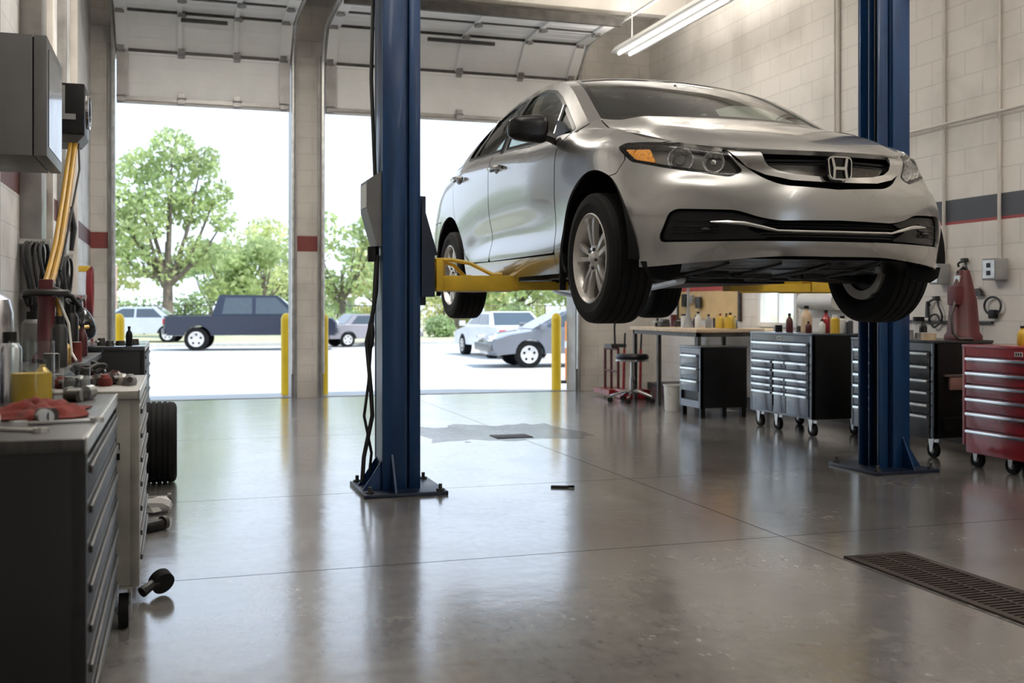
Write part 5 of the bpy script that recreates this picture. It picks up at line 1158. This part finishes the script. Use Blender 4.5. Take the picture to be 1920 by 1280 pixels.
# on the far dark chest
bg = empty('bin_bag', (-.66, 7.85, .853), label='shiny black bin bag slumped on the far dark chest', cat='bag'); 
m = MB().blob((0, 0, .14), (.20, .24, .17), sub=4, noise=0); m.v = [(x*(1+.14*math.sin(9*y+13*z)), y*(1+.12*math.sin(11*x-7*z)), max(.0, z+.03*math.sin(17*x+5*y))) for x, y, z in m.v]; m.v = [(x*.62, y*.62, z*.80) for x, y, z in m.v]; m.build('sack', M['bag'], bg)
MB().lathe([(.03, 0), (.02, .03), (.06, .08), (.04, .085), (.012, .04)], 14, rot((0, 0, .23), x=.3)).build('knot', M['bag'], bg)
for i, (x, y, h, r) in enumerate(((-.30, 7.60, .13, .022), (-.42, 7.58, .035, .03), (-.36, 7.72, .03, .035), (-.27, 7.80, .04, .03), (-.48, 7.70, .05, .03))):
    if i == 0: bottle(x, y, .85, h, r, M['black'], 'small black bottle at the right edge of the far dark chest', 'black', 'bottle')
    else:
        t = empty('fitting', (x, y, .85), rz=i, label='dark greasy fitting on top of the far dark chest', cat='fitting', group='fittings on the far dark chest')
        MB().lathe([(0, 0), (r, 0), (r*.8, h), (0, h)], 12).build('body', M['darkmetal'], t); MB().cyl((0, 0, h*.5), (r*1.6, 0, h*.5), r*.35, 8).build('branch', M['galv'], t)
# on the wall
cab = empty('wall_cabinet', (XL, 5.50, 1.78), label='plain dark grey steel cabinet hung high on the left wall', cat='cabinet')
b = MB(); b.box(.0, .34, -.33, .33, 0, .54, bev=.004); b.build('body', M['greybox'], cab); MB().box(.345, .40, -.33, .33, 0, .54, bev=.006).build('door', M['greybox'], cab); MB().box(.335, .345, -.325, .325, .01, .53).build('door_gap', M['recess'], cab)
MB().box(.40, .403, -.27, .29, .05, .49).build('door_panel', M['chest2'], cab)
MB().box(.05, .11, -.30, .30, -.03, 0).build('mounting_rail', M['darkmetal'], cab)
ht = empty('heater', (XL, 8.3, 2.28), label='black finned wall heater with hoses, beyond the grey cabinet', cat='heater')
MB().box(.02, .33, -.14, .26, .06, .42, bev=.012).build('case', M['black'], ht)
MB().prism([(.04, 0), (.28, 0), (.33, .06), (.02, .06)], -.12, .24, Matrix(((1,0,0,0),(0,0,1,0),(0,1,0,0),(0,0,0,1)))).build('duct', M['darkmetal'], ht)
MB().box(.12, .20, -.150, -.139, .20, .40).box(.12, .27, -.150, -.139, .16, .20).build('front_plate', M['greyplastic'], ht)
MB().lathe([(.11, 0), (.125, 0), (.125, .02), (.11, .02)], 24, rot((.33, .06, .25), y=R(90))).build('fan_ring', M['chrome'], ht)
for i in range(6): a = PI/3*i; MB().box(.0, .105, -.02, .02, .0, .004, rot((.335, .06, .25), y=R(90)) @ rot(z=a)).build('fan_blade', M['black'], ht)
MB().box(0, .02, -.05, .15, .05, .5).build('bracket', M['galv'], ht); MB().tube([(.06, .0, .42), (.05, 0, .48), (.03, 0, 1.0), (.03, 0, 2.6)], .018, 8).build('flue', M['conduit'], ht)
hz = empty('air_hose', (-.70, 8.2, 2.278), label='pair of yellow air hoses hanging from the black wall heater', cat='hose')
for k, dx in enumerate((-.016, .016)):
    MB().tube([(dx, .0, 0), (dx-.01, -.12, -.18), (dx-.01, -.45, -.45), (dx+.0, -1.0, -.78), (dx+.01, -1.55, -1.0), (dx+.01, -1.75, -1.07)], .017, 8).build('hose', M['hose_y'], hz)
MB().tube([(.035, .02, 0), (.05, -.1, -.2), (.03, -.5, -.55), (.03, -1.2, -.95)], .008, 6).build('cable', M['hose_k'], hz)
MB().blob((.01, -1.80, -1.10), (.03, .04, .07)).build('nozzle', M['black'], hz)
vp = [(6.25, .05, .10, 'steel', 'grey steel channel on the left wall under the cabinet'), (7.55, .13, .26, 'steel', 'broad grey steel pilaster on the left wall behind the yellow hoses'), (8.9, .05, .06, 'conduit', 'pale pipe on the left wall before the door'), (9.7, .07, .08, 'steel', 'narrow grey pipe on the left wall before the door'), (10.9, .06, .12, 'conduit', 'boxed pale duct on the left wall near the garage door')]
for y, d, w_, m_, lb in vp:
    t = empty('wall_channel', (XL, y, .86 if y < 9 else 0), label=lb, cat='channel'); zb_ = t.location.z
    top_ = 1.76 if y < 6 else (2.25 if y < 8.6 and y > 8 else 5.0)
    MB().box(0, d, -w_/2, w_/2, 0, top_-zb_, bev=.004).build('channel', M[m_], t); MB().box(0, d+.01, -w_/2-.012, w_/2+.012, .30, .34).build('strap', M['galv'], t)
rh = empty('hose_coil', (XL+.10, 11.6, 1.28), label='dark red air hose coiled on a hook by the garage door', cat='hose')
for k in range(4): MB().tube([(.012*k, .10*math.sin(a)*(1+.06*k), .20*math.cos(a)*(1+.06*k)) for a in np.linspace(0, 2*PI, 28, endpoint=False)], .014, 7, closed=True).build('loop', M['hose_r'], rh)
MB().tube([(.03, .06, -.18), (.04, .05, -.4), (.03, .0, -.62)], .014, 7).build('tail', M['hose_r'], rh); MB().box(-.10, .02, -.03, .03, .19, .25, bev=.008).build('hook', M['yellowp'], rh)
for i, (y, z, m_, lb) in enumerate(((8.95, 1.50, 'hose_k', 'bundle of black hoses hung low on the left wall past the pilaster'), (9.45, 1.05, 'hose_k', 'slack black hose loops hung just above the far dark chest'), (10.2, 1.20, 'hose_r', 'slack dark red hose hung between the pale pipe and the duct'), (7.35, 1.52, 'hose_k', 'black cable loops on the left wall behind the red hose stand'))):
    t = empty('hose_coil', (XL+.06, y, z), label=lb, cat='hose'); rq = random.Random(60+i)
    for k in range(4): a_ = rq.uniform(.07, .13); b_ = rq.uniform(.16, .30); MB().tube([(.03*k+.02*math.sin(2*a), a_*math.sin(a), -b_+b_*math.cos(a)) for a in np.linspace(0, 2*PI, 24, endpoint=False)], .012, 6, closed=True).build('loop', M[m_], t)
    MB().box(-.06, .13, -.012, .012, -.012, .02).build('hook', M['galv'], t)
for i, (y, z, h) in enumerate(((9.3, 1.50, .34), (9.95, 1.15, .28), (10.4, 1.62, .40))):
    t = empty('hanging_tool', (XL+.05, y, z), label=['black snips hung on the left wall between two pipes', 'small dark puller low on the left wall', 'tall black clamp hung beside the pale duct'][i], cat='tool')
    MB().tube([(0, -.03, 0), (.02, -.02, h*.5), (0, .0, h)], [.02, .028, .012], 8).build('handle', M['black'], t); MB().tube([(0, .05, .02), (.01, .02, h*.5), (0, 0, h)], .014, 8).build('jaw', M['darkmetal'], t)
# ------------------------------------------------------------------ outside: bollards, parked vehicles, trees, house
for x, y, lb in ((-.67, 13.95, 'yellow bollard outside at the left edge of the left doorway'), (1.36, 14.05, 'yellow bollard outside just left of the middle post'), (1.83, 14.0, 'yellow bollard outside half hidden behind the middle post'), (4.985, 13.8, 'yellow bollard outside by the right doorway edge')):
    t = empty('bollard', (x, y, -.04), label=lb, cat='bollard'); r = .066
    MB().lathe([(0, 0), (r, 0), (r, .98), (0, .98)], 24).build('sleeve', M['bollard'], t); MB().lathe([(0, .98), (r*1.03, .98), (r*1.03, 1.0), (r*.8, 1.05), (r*.4, 1.075), (0, 1.08)], 24).build('cap', M['bollard'], t)
    MB().lathe([(0, 0), (r*1.25, 0), (r*1.2, .02), (0, .02)], 20).build('foot', M['galv'], t)
sg = empty('delineator', (6.45, 17.2, -.20), label='orange and white marker post outside by the right doorway', cat='marker post')
MB().box(-.07, .07, -.03, .03, 0, 1.08, bev=.01).build('board', M['orange'], sg); MB().box(-.072, .072, -.032, .032, .62, .74).build('white_band', M['plasticw'], sg); MB().box(-.16, .16, -.14, .14, 0, .06, bev=.01).build('foot', M['rubber'], sg)
M['cgl'] = mat('parked_car_glass', (.035, .05, .06), .06, var=.1, coat=.5, spec=.8)
M['tail'] = mat('tail_lamp_red', (.55, .02, .02), .2, var=.1, coat=.5)
def vehicle(name, loc, rz, label, paint, L, Wd, body, cabin, win, wheels, wr, tail=True, bed=None, scale=1.0):
    """body / cabin / win: side outlines in (length, height), nose towards +x"""
    t = empty(name, loc, rz, label, 'truck' if 'truck' in name else 'car'); h = Wd/2
    SX = Matrix(((1,0,0,0),(0,0,1,0),(0,1,0,0),(0,0,0,1)))
    poly = list(body)
    # wheel arches bitten out of the lower edge (body is given from the lower rear, forwards along the sill, then back over the top)
    lo = []; zb_ = body[0][1]
    for wx in sorted(wheels):
        R_ = wr*1.18; a0 = math.asin(max(-1, min(1, (zb_-wr)/R_)))
        for a in np.linspace(PI-a0, a0, 11): lo.append((wx+R_*math.cos(a), wr+R_*math.sin(a)))
    poly = [body[0]]+lo+list(body[1:])
    def loft(poly, h0, h1, round_):
        """outline pulled in towards the sides so that edges read as rounded"""
        cx = sum(p[0] for p in poly)/len(poly); cz = sum(p[1] for p in poly)/len(poly); m = MB(); n = len(poly)
        lv = ((-1, .0), (-.86, 1.0), (.86, 1.0), (1, .0)); lv = ((-h1, round_), (-h0, 0), (h0, 0), (h1, round_))
        for y, k in lv:
            for p in poly: m.v.append((p[0]+(cx-p[0])*k*.5, y, p[1]+(cz-p[1])*k))
        for a in range(3):
            for i in range(n): m.f.append((a*n+i, a*n+(i+1) % n, (a+1)*n+(i+1) % n, (a+1)*n+i))
        m.f += [tuple(range(n-1, -1, -1)), tuple(range(3*n, 4*n))]; return m
    bm_ = bmesh.new()
    loft(poly, h*.90, h, .05).build('body', paint, t, 40)
    m = MB(); n = len(cabin); zc0 = min(p[1] for p in cabin); zc1 = max(p[1] for p in cabin)
    def tum(z, y=1): return h*(.93-.20*(z-zc0)/(zc1-zc0))
    for s in (-1, 1):
        for p in cabin: m.v.append((p[0], s*tum(p[1]), p[1]))
    m.f = [tuple(range(n-1, -1, -1)), tuple(range(n, 2*n))]+[(i, (i+1) % n, n+(i+1) % n, n+i) for i in range(n)]; m.build('cabin', paint, t, 40)
    for w_ in win:
        for s in (-1, 1):
            m = MB(); k = len(w_)
            m.add([(p[0], s*(tum(p[1])+.012), p[1]) for p in w_]+[(p[0], s*(tum(p[1])-.02), p[1]) for p in w_], [tuple(range(k)), tuple(range(2*k-1, k-1, -1))]+[(i, (i+1) % k, k+(i+1) % k, k+i) for i in range(k)]); m.build('side_window', M['cgl'], t)
    for i0, nm in ((1, 'windscreen'), (3, 'rear_window')):      # cabin corners: rear foot, front foot, front top, rear top
        a, b = (Vector((cabin[i0 % n][0], 0, cabin[i0 % n][1])), Vector((cabin[(i0+1) % n][0], 0, cabin[(i0+1) % n][1])))
        nrm = Vector((b.z-a.z, 0, a.x-b.x)).normalized(); nrm = nrm if nrm.x*(1 if i0 == 1 else -1) > 0 else -nrm
        p0 = a+(b-a)*.08; p1 = a+(b-a)*.90; m = MB(); q = []
        for p in (p0, p1):
            for s in (-1, 1): q.append((p.x+nrm.x*.012, s*(tum(p.z)-.07), p.z+nrm.z*.012))
        q += [(x-nrm.x*.03, y, z-nrm.z*.03) for x, y, z in q]
        m.add(q, [(0, 1, 3, 2), (5, 4, 6, 7), (0, 4, 5, 1), (1, 5, 7, 3), (3, 7, 6, 2), (2, 6, 4, 0)]); m.build(nm, M['cgl'], t)
    x1 = max(p[0] for p in body); x0 = min(p[0] for p in body)
    hz = max(p[1] for p in body)
    for s in (-1, 1):
        MB().box(x0-.02, x0+.10, s*h*.82-.10, s*h*.82+.10, hz-.32, hz-.12, bev=.02).build('tail_lamp', M['tail'], t)
        MB().box(x1-.16, x1+.015, s*h*.72-.16, s*h*.72+.16, hz-.36, hz-.22, bev=.03).build('headlamp', M['lens2'], t)
        MB().box((cabin[1][0]-.35), cabin[1][0]-.18, s*(h+.10)-.09, s*(h+.10)+.09, zc0+.02, zc0+.18, bev=.03).build('wing_mirror', paint, t)
    for x in (x0, x1): MB().box(x-.06, x+.06, -h*.92, h*.92, body[0][1]+.06, body[0][1]+.26, bev=.04).build('bumper', M['bump'], t)
    MB().box(x0-.012, x0+.02, -.24, .24, body[0][1]+.32, body[0][1]+.44).build('number_plate', M['plasticw'], t)
    if bed:
        MB().box(bed[0], bed[1], -h*.80, h*.80, hz-.02, hz+.01).build('bed_floor', M['recess'], t)
    for wx in wheels:
        for s in (-1, 1):
            w_ = MB().cyl((wx, s*(h-.24), wr), (wx, s*(h-.005), wr), wr, 28).build('wheel', M['rubber'], t)
            MB().lathe([(0, .0), (wr*.64, 0), (wr*.66, .012), (wr*.58, .012), (wr*.52, .004), (0, .004)], 24, Matrix.Translation((wx, s*(h-.006), wr)) @ Euler((R(-90*s), 0, 0)).to_matrix().to_4x4()).build('hub_cap', M['alloy'], w_)
            for k in range(5):
                a = 2*PI*k/5+.3; MB().cyl((wx+wr*.40*math.cos(a), s*(h-.003), wr+wr*.40*math.sin(a)), (wx+wr*.40*math.cos(a), s*(h+.003), wr+wr*.40*math.sin(a)), wr*.10, 10).build('hub_hole', M['recess'], w_)
    t.scale = (scale,)*3
    return t
M['lens2'] = mat('pale_lamp', (.75, .75, .74), .15, var=.1, coat=.5); M['bump'] = mat('bumper_grey', (.20, .20, .20), .4, .5, var=.1)
def cpaint(n, c, r=.22, mt=.3): return mat(n, c, r, mt, var=.05, scale=2, coat=.35)
P_navy = cpaint('dark_blue_paint_truck', (.012, .017, .036), .25, .1); P_white = cpaint('white_car_paint', (.80, .81, .83), .2, .0); P_silver = cpaint('silver_blue_paint', (.20, .21, .235), .2, .6); P_grey = cpaint('pale_grey_paint', (.55, .58, .63), .2, .4)
# dark pickup, side on
vehicle('pickup_truck', (2.62, 38.6, ZG), R(-8), 'dark blue crew-cab pickup truck parked across the lot', P_navy, 5.9, 1.95,
  [(-2.85,.52),(2.85,.50),(2.92,.62),(2.90,.95),(2.75,1.12),(1.55,1.22),(-1.35,1.22),(-2.92,1.20),(-2.95,.85)], [(-1.35,1.20),(1.62,1.20),(.85,1.90),(-1.10,1.92)],
  [[(-1.0,1.26),(.0,1.26),(.0,1.82),(-.90,1.82)],[(.12,1.26),(1.36,1.26),(.80,1.82),(.12,1.82)]], (-1.85, 1.90), .40, bed=(-2.80,-1.40))
# white people carrier half hidden behind the left jamb
vehicle('parked_suv', (-5.7, 47.6, ZG+.10), R(200), 'white people carrier parked on the far left, seen from its tail', P_white, 4.8, 1.9,
  [(-2.3,.40),(2.3,.38),(2.38,.7),(2.2,1.0),(1.3,1.12),(-2.35,1.15),(-2.4,.8)], [(-2.3,1.12),(1.45,1.12),(.55,1.78),(-2.1,1.80)], [[(-2.05,1.2),(-1.0,1.2),(-1.0,1.70),(-1.95,1.70)],[(-.9,1.2),(1.15,1.2),(.5,1.70),(-.9,1.70)]], (-1.45, 1.45), .36)
vehicle('parked_car', (-1.5, 45.2, ZG+.10), R(170), 'pale grey saloon parked on the grass between the people carrier and the pickup', P_grey, 4.5, 1.8,
  [(-2.2,.36),(2.2,.34),(2.28,.6),(2.1,.82),(1.2,.95),(-1.4,.98),(-2.2,.92),(-2.28,.6)], [(-1.5,.95),(1.25,.95),(.45,1.40),(-.85,1.42)], [[(-1.15,1.0),(-.15,1.0),(-.15,1.34),(-.78,1.34)],[(-.07,1.0),(.95,1.0),(.40,1.34),(-.07,1.34)]], (-1.35, 1.35), .32)
# white saloon seen from behind, and the silver one nosing in front of it
vehicle('parked_car', (9.5, 31.2, ZG), R(92), 'white saloon parked tail-on beyond the silver car', P_white, 4.6, 1.8,
  [(-2.2,.34),(2.2,.32),(2.3,.55),(2.15,.78),(1.2,.92),(-1.3,.98),(-2.2,.95),(-2.28,.6)], [(-1.55,.94),(1.25,.92),(.45,1.38),(-.85,1.40)], [[(-1.15,1.0),(-.15,1.0),(-.15,1.32),(-.78,1.32)],[(-.07,1.0),(.95,1.0),(.40,1.32),(-.07,1.32)]], (-1.35, 1.35), .32, scale=.97)
vehicle('parked_car', (9.65, 25.4, ZG), R(176), 'silver-blue saloon parked nose to the left by the yellow bollard', P_silver, 4.7, 1.8,
  [(-2.25,.34),(2.25,.30),(2.36,.5),(2.28,.70),(1.9,.82),(1.1,.95),(-1.4,1.0),(-2.25,.95),(-2.32,.6)], [(-1.55,.96),(1.35,.90),(.35,1.42),(-.85,1.44)], [[(-1.15,1.02),(-.15,1.02),(-.15,1.36),(-.78,1.36)],[(-.07,1.02),(1.0,1.0),(.32,1.36),(-.07,1.36)]], (-1.38, 1.40), .33)
vehicle('parked_car', (7.1, 40.9, ZG), R(12), 'dark car with red tail lamp glimpsed beyond the pickup bonnet', cpaint('maroon_paint', (.30, .28, .30)), 4.6, 1.8,
  [(-2.2,.36),(2.2,.34),(2.28,.6),(2.1,.82),(1.2,.95),(-1.4,1.0),(-2.2,.98),(-2.28,.6)], [(-1.5,.97),(1.25,.95),(.45,1.44),(-.95,1.46)], [[(-1.15,1.02),(-.15,1.02),(-.15,1.38),(-.82,1.38)],[(-.07,1.02),(.95,1.0),(.40,1.38),(-.07,1.38)]], (-1.35, 1.35), .33, scale=.85)
# trees
def leaf_mat(n, c, var=.35):
    m = mat(n, c, .6, var=var, scale=.9); nn, l = nodes(m); p = nn['Principled BSDF']; o = nn['Material Output']
    tr = nn.new('ShaderNodeBsdfTranslucent'); mx = nn.new('ShaderNodeMixShader'); mx.inputs[0].default_value = .45
    l.new(p.inputs['Base Color'].links[0].from_socket, tr.inputs[0]); l.new(p.outputs[0], mx.inputs[1]); l.new(tr.outputs[0], mx.inputs[2]); l.new(mx.outputs[0], o.inputs[0]); return m
LM = [leaf_mat('leaf_mid', (.48, .57, .27)), leaf_mat('leaf_pale', (.60, .65, .32)), leaf_mat('leaf_deep', (.37, .48, .24)), leaf_mat('leaf_yellow', (.70, .69, .34))]  # tones lifted towards pale, putting the washed-out daylight haze into the leaf colour
bark = mat('bark', (.16, .13, .10), .9, var=.3, scale=6, bump=.5)
def leaves(name, parent, clusters, n, size, m, seed):
    rnd = np.random.default_rng(seed); cl = np.array([c for c, _ in clusters], float); rr = np.array([r for _, r in clusters], float)
    vol = rr.prod(1)**(2/3.); k = rnd.choice(len(cl), n, p=vol/vol.sum())
    d = rnd.normal(size=(n, 3)); d /= np.linalg.norm(d, axis=1, keepdims=True); d *= rnd.uniform(.25, 1, (n, 1))**.6
    c = cl[k]+d*rr[k]; a = rnd.normal(size=(n, 3)); a /= np.linalg.norm(a, axis=1, keepdims=True); b = np.cross(a, rnd.normal(size=(n, 3))); b /= np.linalg.norm(b, axis=1, keepdims=True)
    s = size*rnd.uniform(.6, 1.3, (n, 1)); V = np.stack([c-a*s, c+b*s*.45, c+a*s, c-b*s*.45], 1).reshape(-1, 3)
    me = bpy.data.meshes.new(name); me.from_pydata(V.tolist(), [], np.arange(4*n).reshape(n, 4).tolist()); return link(name, me, m, parent)
def tree(name, loc, label, h, trunk_r, crown, n, size, m, seed, group=None, limbs=True):
    t = empty(name, loc, label=label, cat='tree', group=group); rnd = random.Random(seed)
    th = crown[0][0][2] if not limbs else h*.22
    MB().tube([(0, 0, -.1), (.02, 0, th*.5), (0, .02, th), (0, 0, h*.45)], [trunk_r*1.3, trunk_r, trunk_r*.9, trunk_r*.5], 10).build('trunk', bark, t)
    for c, r in (crown if limbs else []):
        e = Vector(c); b = Vector((0, 0, th+rnd.random()*h*.06)); mid_ = (b+e)/2+Vector((e.x*.08, 0, -.08*h*.3))
        MB().tube([b, mid_, e], [trunk_r*.5, trunk_r*.32, trunk_r*.10], 7).build('limb', bark, t)
    leaves('crown', t, crown, n, size, m, seed); return t
def rel(h, pts): return [((x*h, y*h, z*h), (r*h, r*h, r*h*.85)) for x, y, z, r in pts]
H0 = 9.6
tree('spreading_tree', (-.35, 50, -.25), 'tall loose spreading tree left of centre beyond the pickup', H0, .24,
  rel(H0, [(-.20,0,.62,.12),(-.12,.05,.80,.11),(.02,-.05,.88,.11),(.15,0,.82,.10),(.22,.05,.68,.09),(.25,-.05,.55,.07),(-.25,0,.45,.10),(-.10,-.05,.55,.12),(.10,.05,.60,.11),(0,0,.70,.13),(-.28,.05,.75,.08),(.12,0,.40,.10),(-.12,0,.36,.10),(.0,.05,.32,.10)]), 5200, .17, LM[0], 1)
Hs = [(-3.6, 56, 7.0, 1), (-7.0, 60, 8.5, 0), (1.6, 54, 4.6, 2), (3.0, 58, 6.0, 0), (4.6, 60, 6.6, 1), (6.4, 66, 5.5, 2), (8.9, 60, 8.0, 0), (10.6, 57, 5.2, 3), (12.6, 60, 5.0, 3), (15.0, 58, 5.2, 1), (17.6, 60, 5.4, 3), (20.5, 60, 6.0, 1), (24.0, 62, 7.5, 0), (-16, 62, 9, 2), (17.8, 66, 6.4, 0), (22.0, 68, 7.0, 0)]
tl = ['pale leafy tree behind the people carrier', 'tall mid-green tree at the far left of the lot', 'dark low tree right behind the pickup bed', 'mid-green tree behind the pickup cab', 'pale round tree left of the house roof', 'distant dark tree beside the middle post', 'broad green tree right of the middle post', 'yellow-green tree left of the blue column', 'yellow-green tree behind the blue column', 'pale bushy tree beneath the car sill', 'yellowish bushy tree beneath the car, near the rear wheel', 'pale green tree beyond the white saloon', 'green tree beyond the silver-blue saloon', 'dark tall tree at the outer left', 'green tree behind the yellowish trees', 'green tree at the back behind the pale bushy tree']
for i, (x, y, h, k) in enumerate(Hs):
    k_ = (54, 64, 76, 58, 70, 84)[i % 6] / y; x *= k_; y *= k_; h *= k_
    rnd = random.Random(20+i); cr = [((rnd.uniform(-.26, .26), rnd.uniform(-.2, .2), rnd.uniform(.30, .84), rnd.uniform(.13, .20))) for _ in range(10)]
    tree('tree', (x, y, -.3), tl[i], h, .16, rel(h, cr), 2000, .20, LM[k], 40+i, 'trees beyond the lot')
bl = ['low clipped bush left of the white saloon', 'small dark bush by the fence', 'pale bush near the kerb', 'reddish low bush beside the white saloon', 'round bush right of the blue column', 'dark hedge clump behind the pickup bonnet', 'green bush in front of the house', 'green bush beyond the silver-blue car']
for i, (x, y, r, k) in enumerate(((9.0, 50.6, .75, 2), (8.2, 52, .8, 2), (7.0, 47, .5, 3), (10.1, 49.4, .55, 0), (11.6, 48, .7, 2), (4.4, 53.5, .9, 2), (6.5, 50.8, .9, 0), (16.5, 52, 1.1, 2))):
    t = empty('bush', (x, y, -.25), label=bl[i], cat='bush', group='bushes along the grass'); leaves('foliage', t, [((0, 0, r*.75), (r, r, r*.8)), ((r*.5, 0, r*.5), (r*.7, r*.7, r*.5))], 700, .13, LM[k] if i != 3 else leaf_mat('leaf_red', (.42, .22, .18)), 90+i)
    MB().cyl((0, 0, 0), (0, 0, r*.6), .04, 6).build('stem', bark, t)
hl = ['far-left end', 'stretch behind the tall spreading tree', 'stretch behind the pickup bed', 'stretch behind the pickup cab', 'stretch beside the middle post', 'stretch left of the blue column', 'stretch behind the blue column', 'stretch beneath the rear wheel', 'stretch behind the white saloon', 'stretch behind the silver-blue saloon', 'right end']
for i in range(11):
    t = empty('hedge', (-9+4.2*i, 61.5+.8*(i % 2)*3, -.2), label='leafy hedge along the back of the grass, '+hl[i], cat='hedge', group='hedge row behind the fence'); rnd = random.Random(300+i); hh = rnd.uniform(1.7, 2.6)
    leaves('foliage', t, [((rnd.uniform(-1.8, 1.8), rnd.uniform(-.4, .4), hh*rnd.uniform(.25, .6)), (.9, .7, hh*.42)) for _ in range(8)], 1300, .16, LM[(2, 0, 2, 0, 2, 3, 3, 1, 3, 1, 0)[i]], 310+i)
    for q in (-1, 0, 1): MB().cyl((q, 0, 0), (q*1.1, 0, hh*.7), .05, 6).build('stem', bark, t)
# house
hs = empty('house', (11.0, 92, -.2), rz=R(6), label='pale single-storey house with a light roof beyond the lot', cat='house')
MB().box(-3.2, 3.2, -2.5, 2.5, 0, 2.3).build('walls', mat('house_wall', (.68, .63, .57), .8, var=.08), hs)
MB().add([(-3.7,-3,2.25),(3.7,-3,2.25),(3.7,3,2.25),(-3.7,3,2.25),(-1.9,0,3.7),(1.9,0,3.7)], [(0,1,5,4),(1,2,5),(2,3,4,5),(3,0,4),(3,2,1,0)]).build('roof', mat('house_roof', (.62, .58, .54), .85, var=.1, scale=4), hs)
for x in (-1.9, .2, 1.9): w_ = MB().box(x-.5, x+.5, -2.56, -2.48, .95, 1.85).build('window', M['cgl'], hs); MB().box(x-.56, x+.56, -2.54, -2.47, .88, 1.92).build('window_surround', M['plasticw'], w_)
MB().box(2.5, 3.0, -2.55, -2.48, 0, 1.95).build('door', M['greyplastic'], hs)
rh_ = empty('building', (-9, 92, -.2), label='low red-brown building beyond the trees on the far left', cat='building'); MB().box(-4, 4, -2, 2, 0, 2.0).build('walls', mat('brick_red', (.34, .17, .13), .85, var=.15), rh_); MB().box(-4.3, 4.3, -2.3, 2.3, 2.0, 2.25).build('roof', M['greyplastic'], rh_)
# fence and poles
fn = empty('fence', (5.0, 55.5, -.2), label='dark wire fence along the back of the grass', cat='fence')
for i in range(21): MB().cyl((-16+1.9*i, 0, 0), (-16+1.9*i, 0, 1.5), .035, 6).build('post', M['darkmetal'], fn)
m = MB()
for z in (.1, .75, 1.45): m.cyl((-16, 0, z), (22, 0, z), .02, 5)
m.build('rails', M['darkmetal'], fn)
m = MB()
for i in range(250): m.box(-16+.152*i-.008, -16+.152*i+.008, -.008, .008, .1, 1.42)
m.build('wire', M['darkmetal'], fn)
for x, y, h, lb in ((-2.45, 48.5, 3.2, 'slender pinkish pole by the tall spreading tree'), (10.9, 49.6, 1.55, 'short white post by the clipped bushes')):
    t = empty('pole', (x, y, -.25), label=lb, cat='pole'); MB().cyl((0, 0, 0), (0, 0, h), .06, 10).build('shaft', M['plasticw'] if h < 2 else mat('pink_pole', (.5, .36, .30), .8), t); MB().blob((0, 0, h), (.07, .07, .05)).build('cap', M['galv'], t)
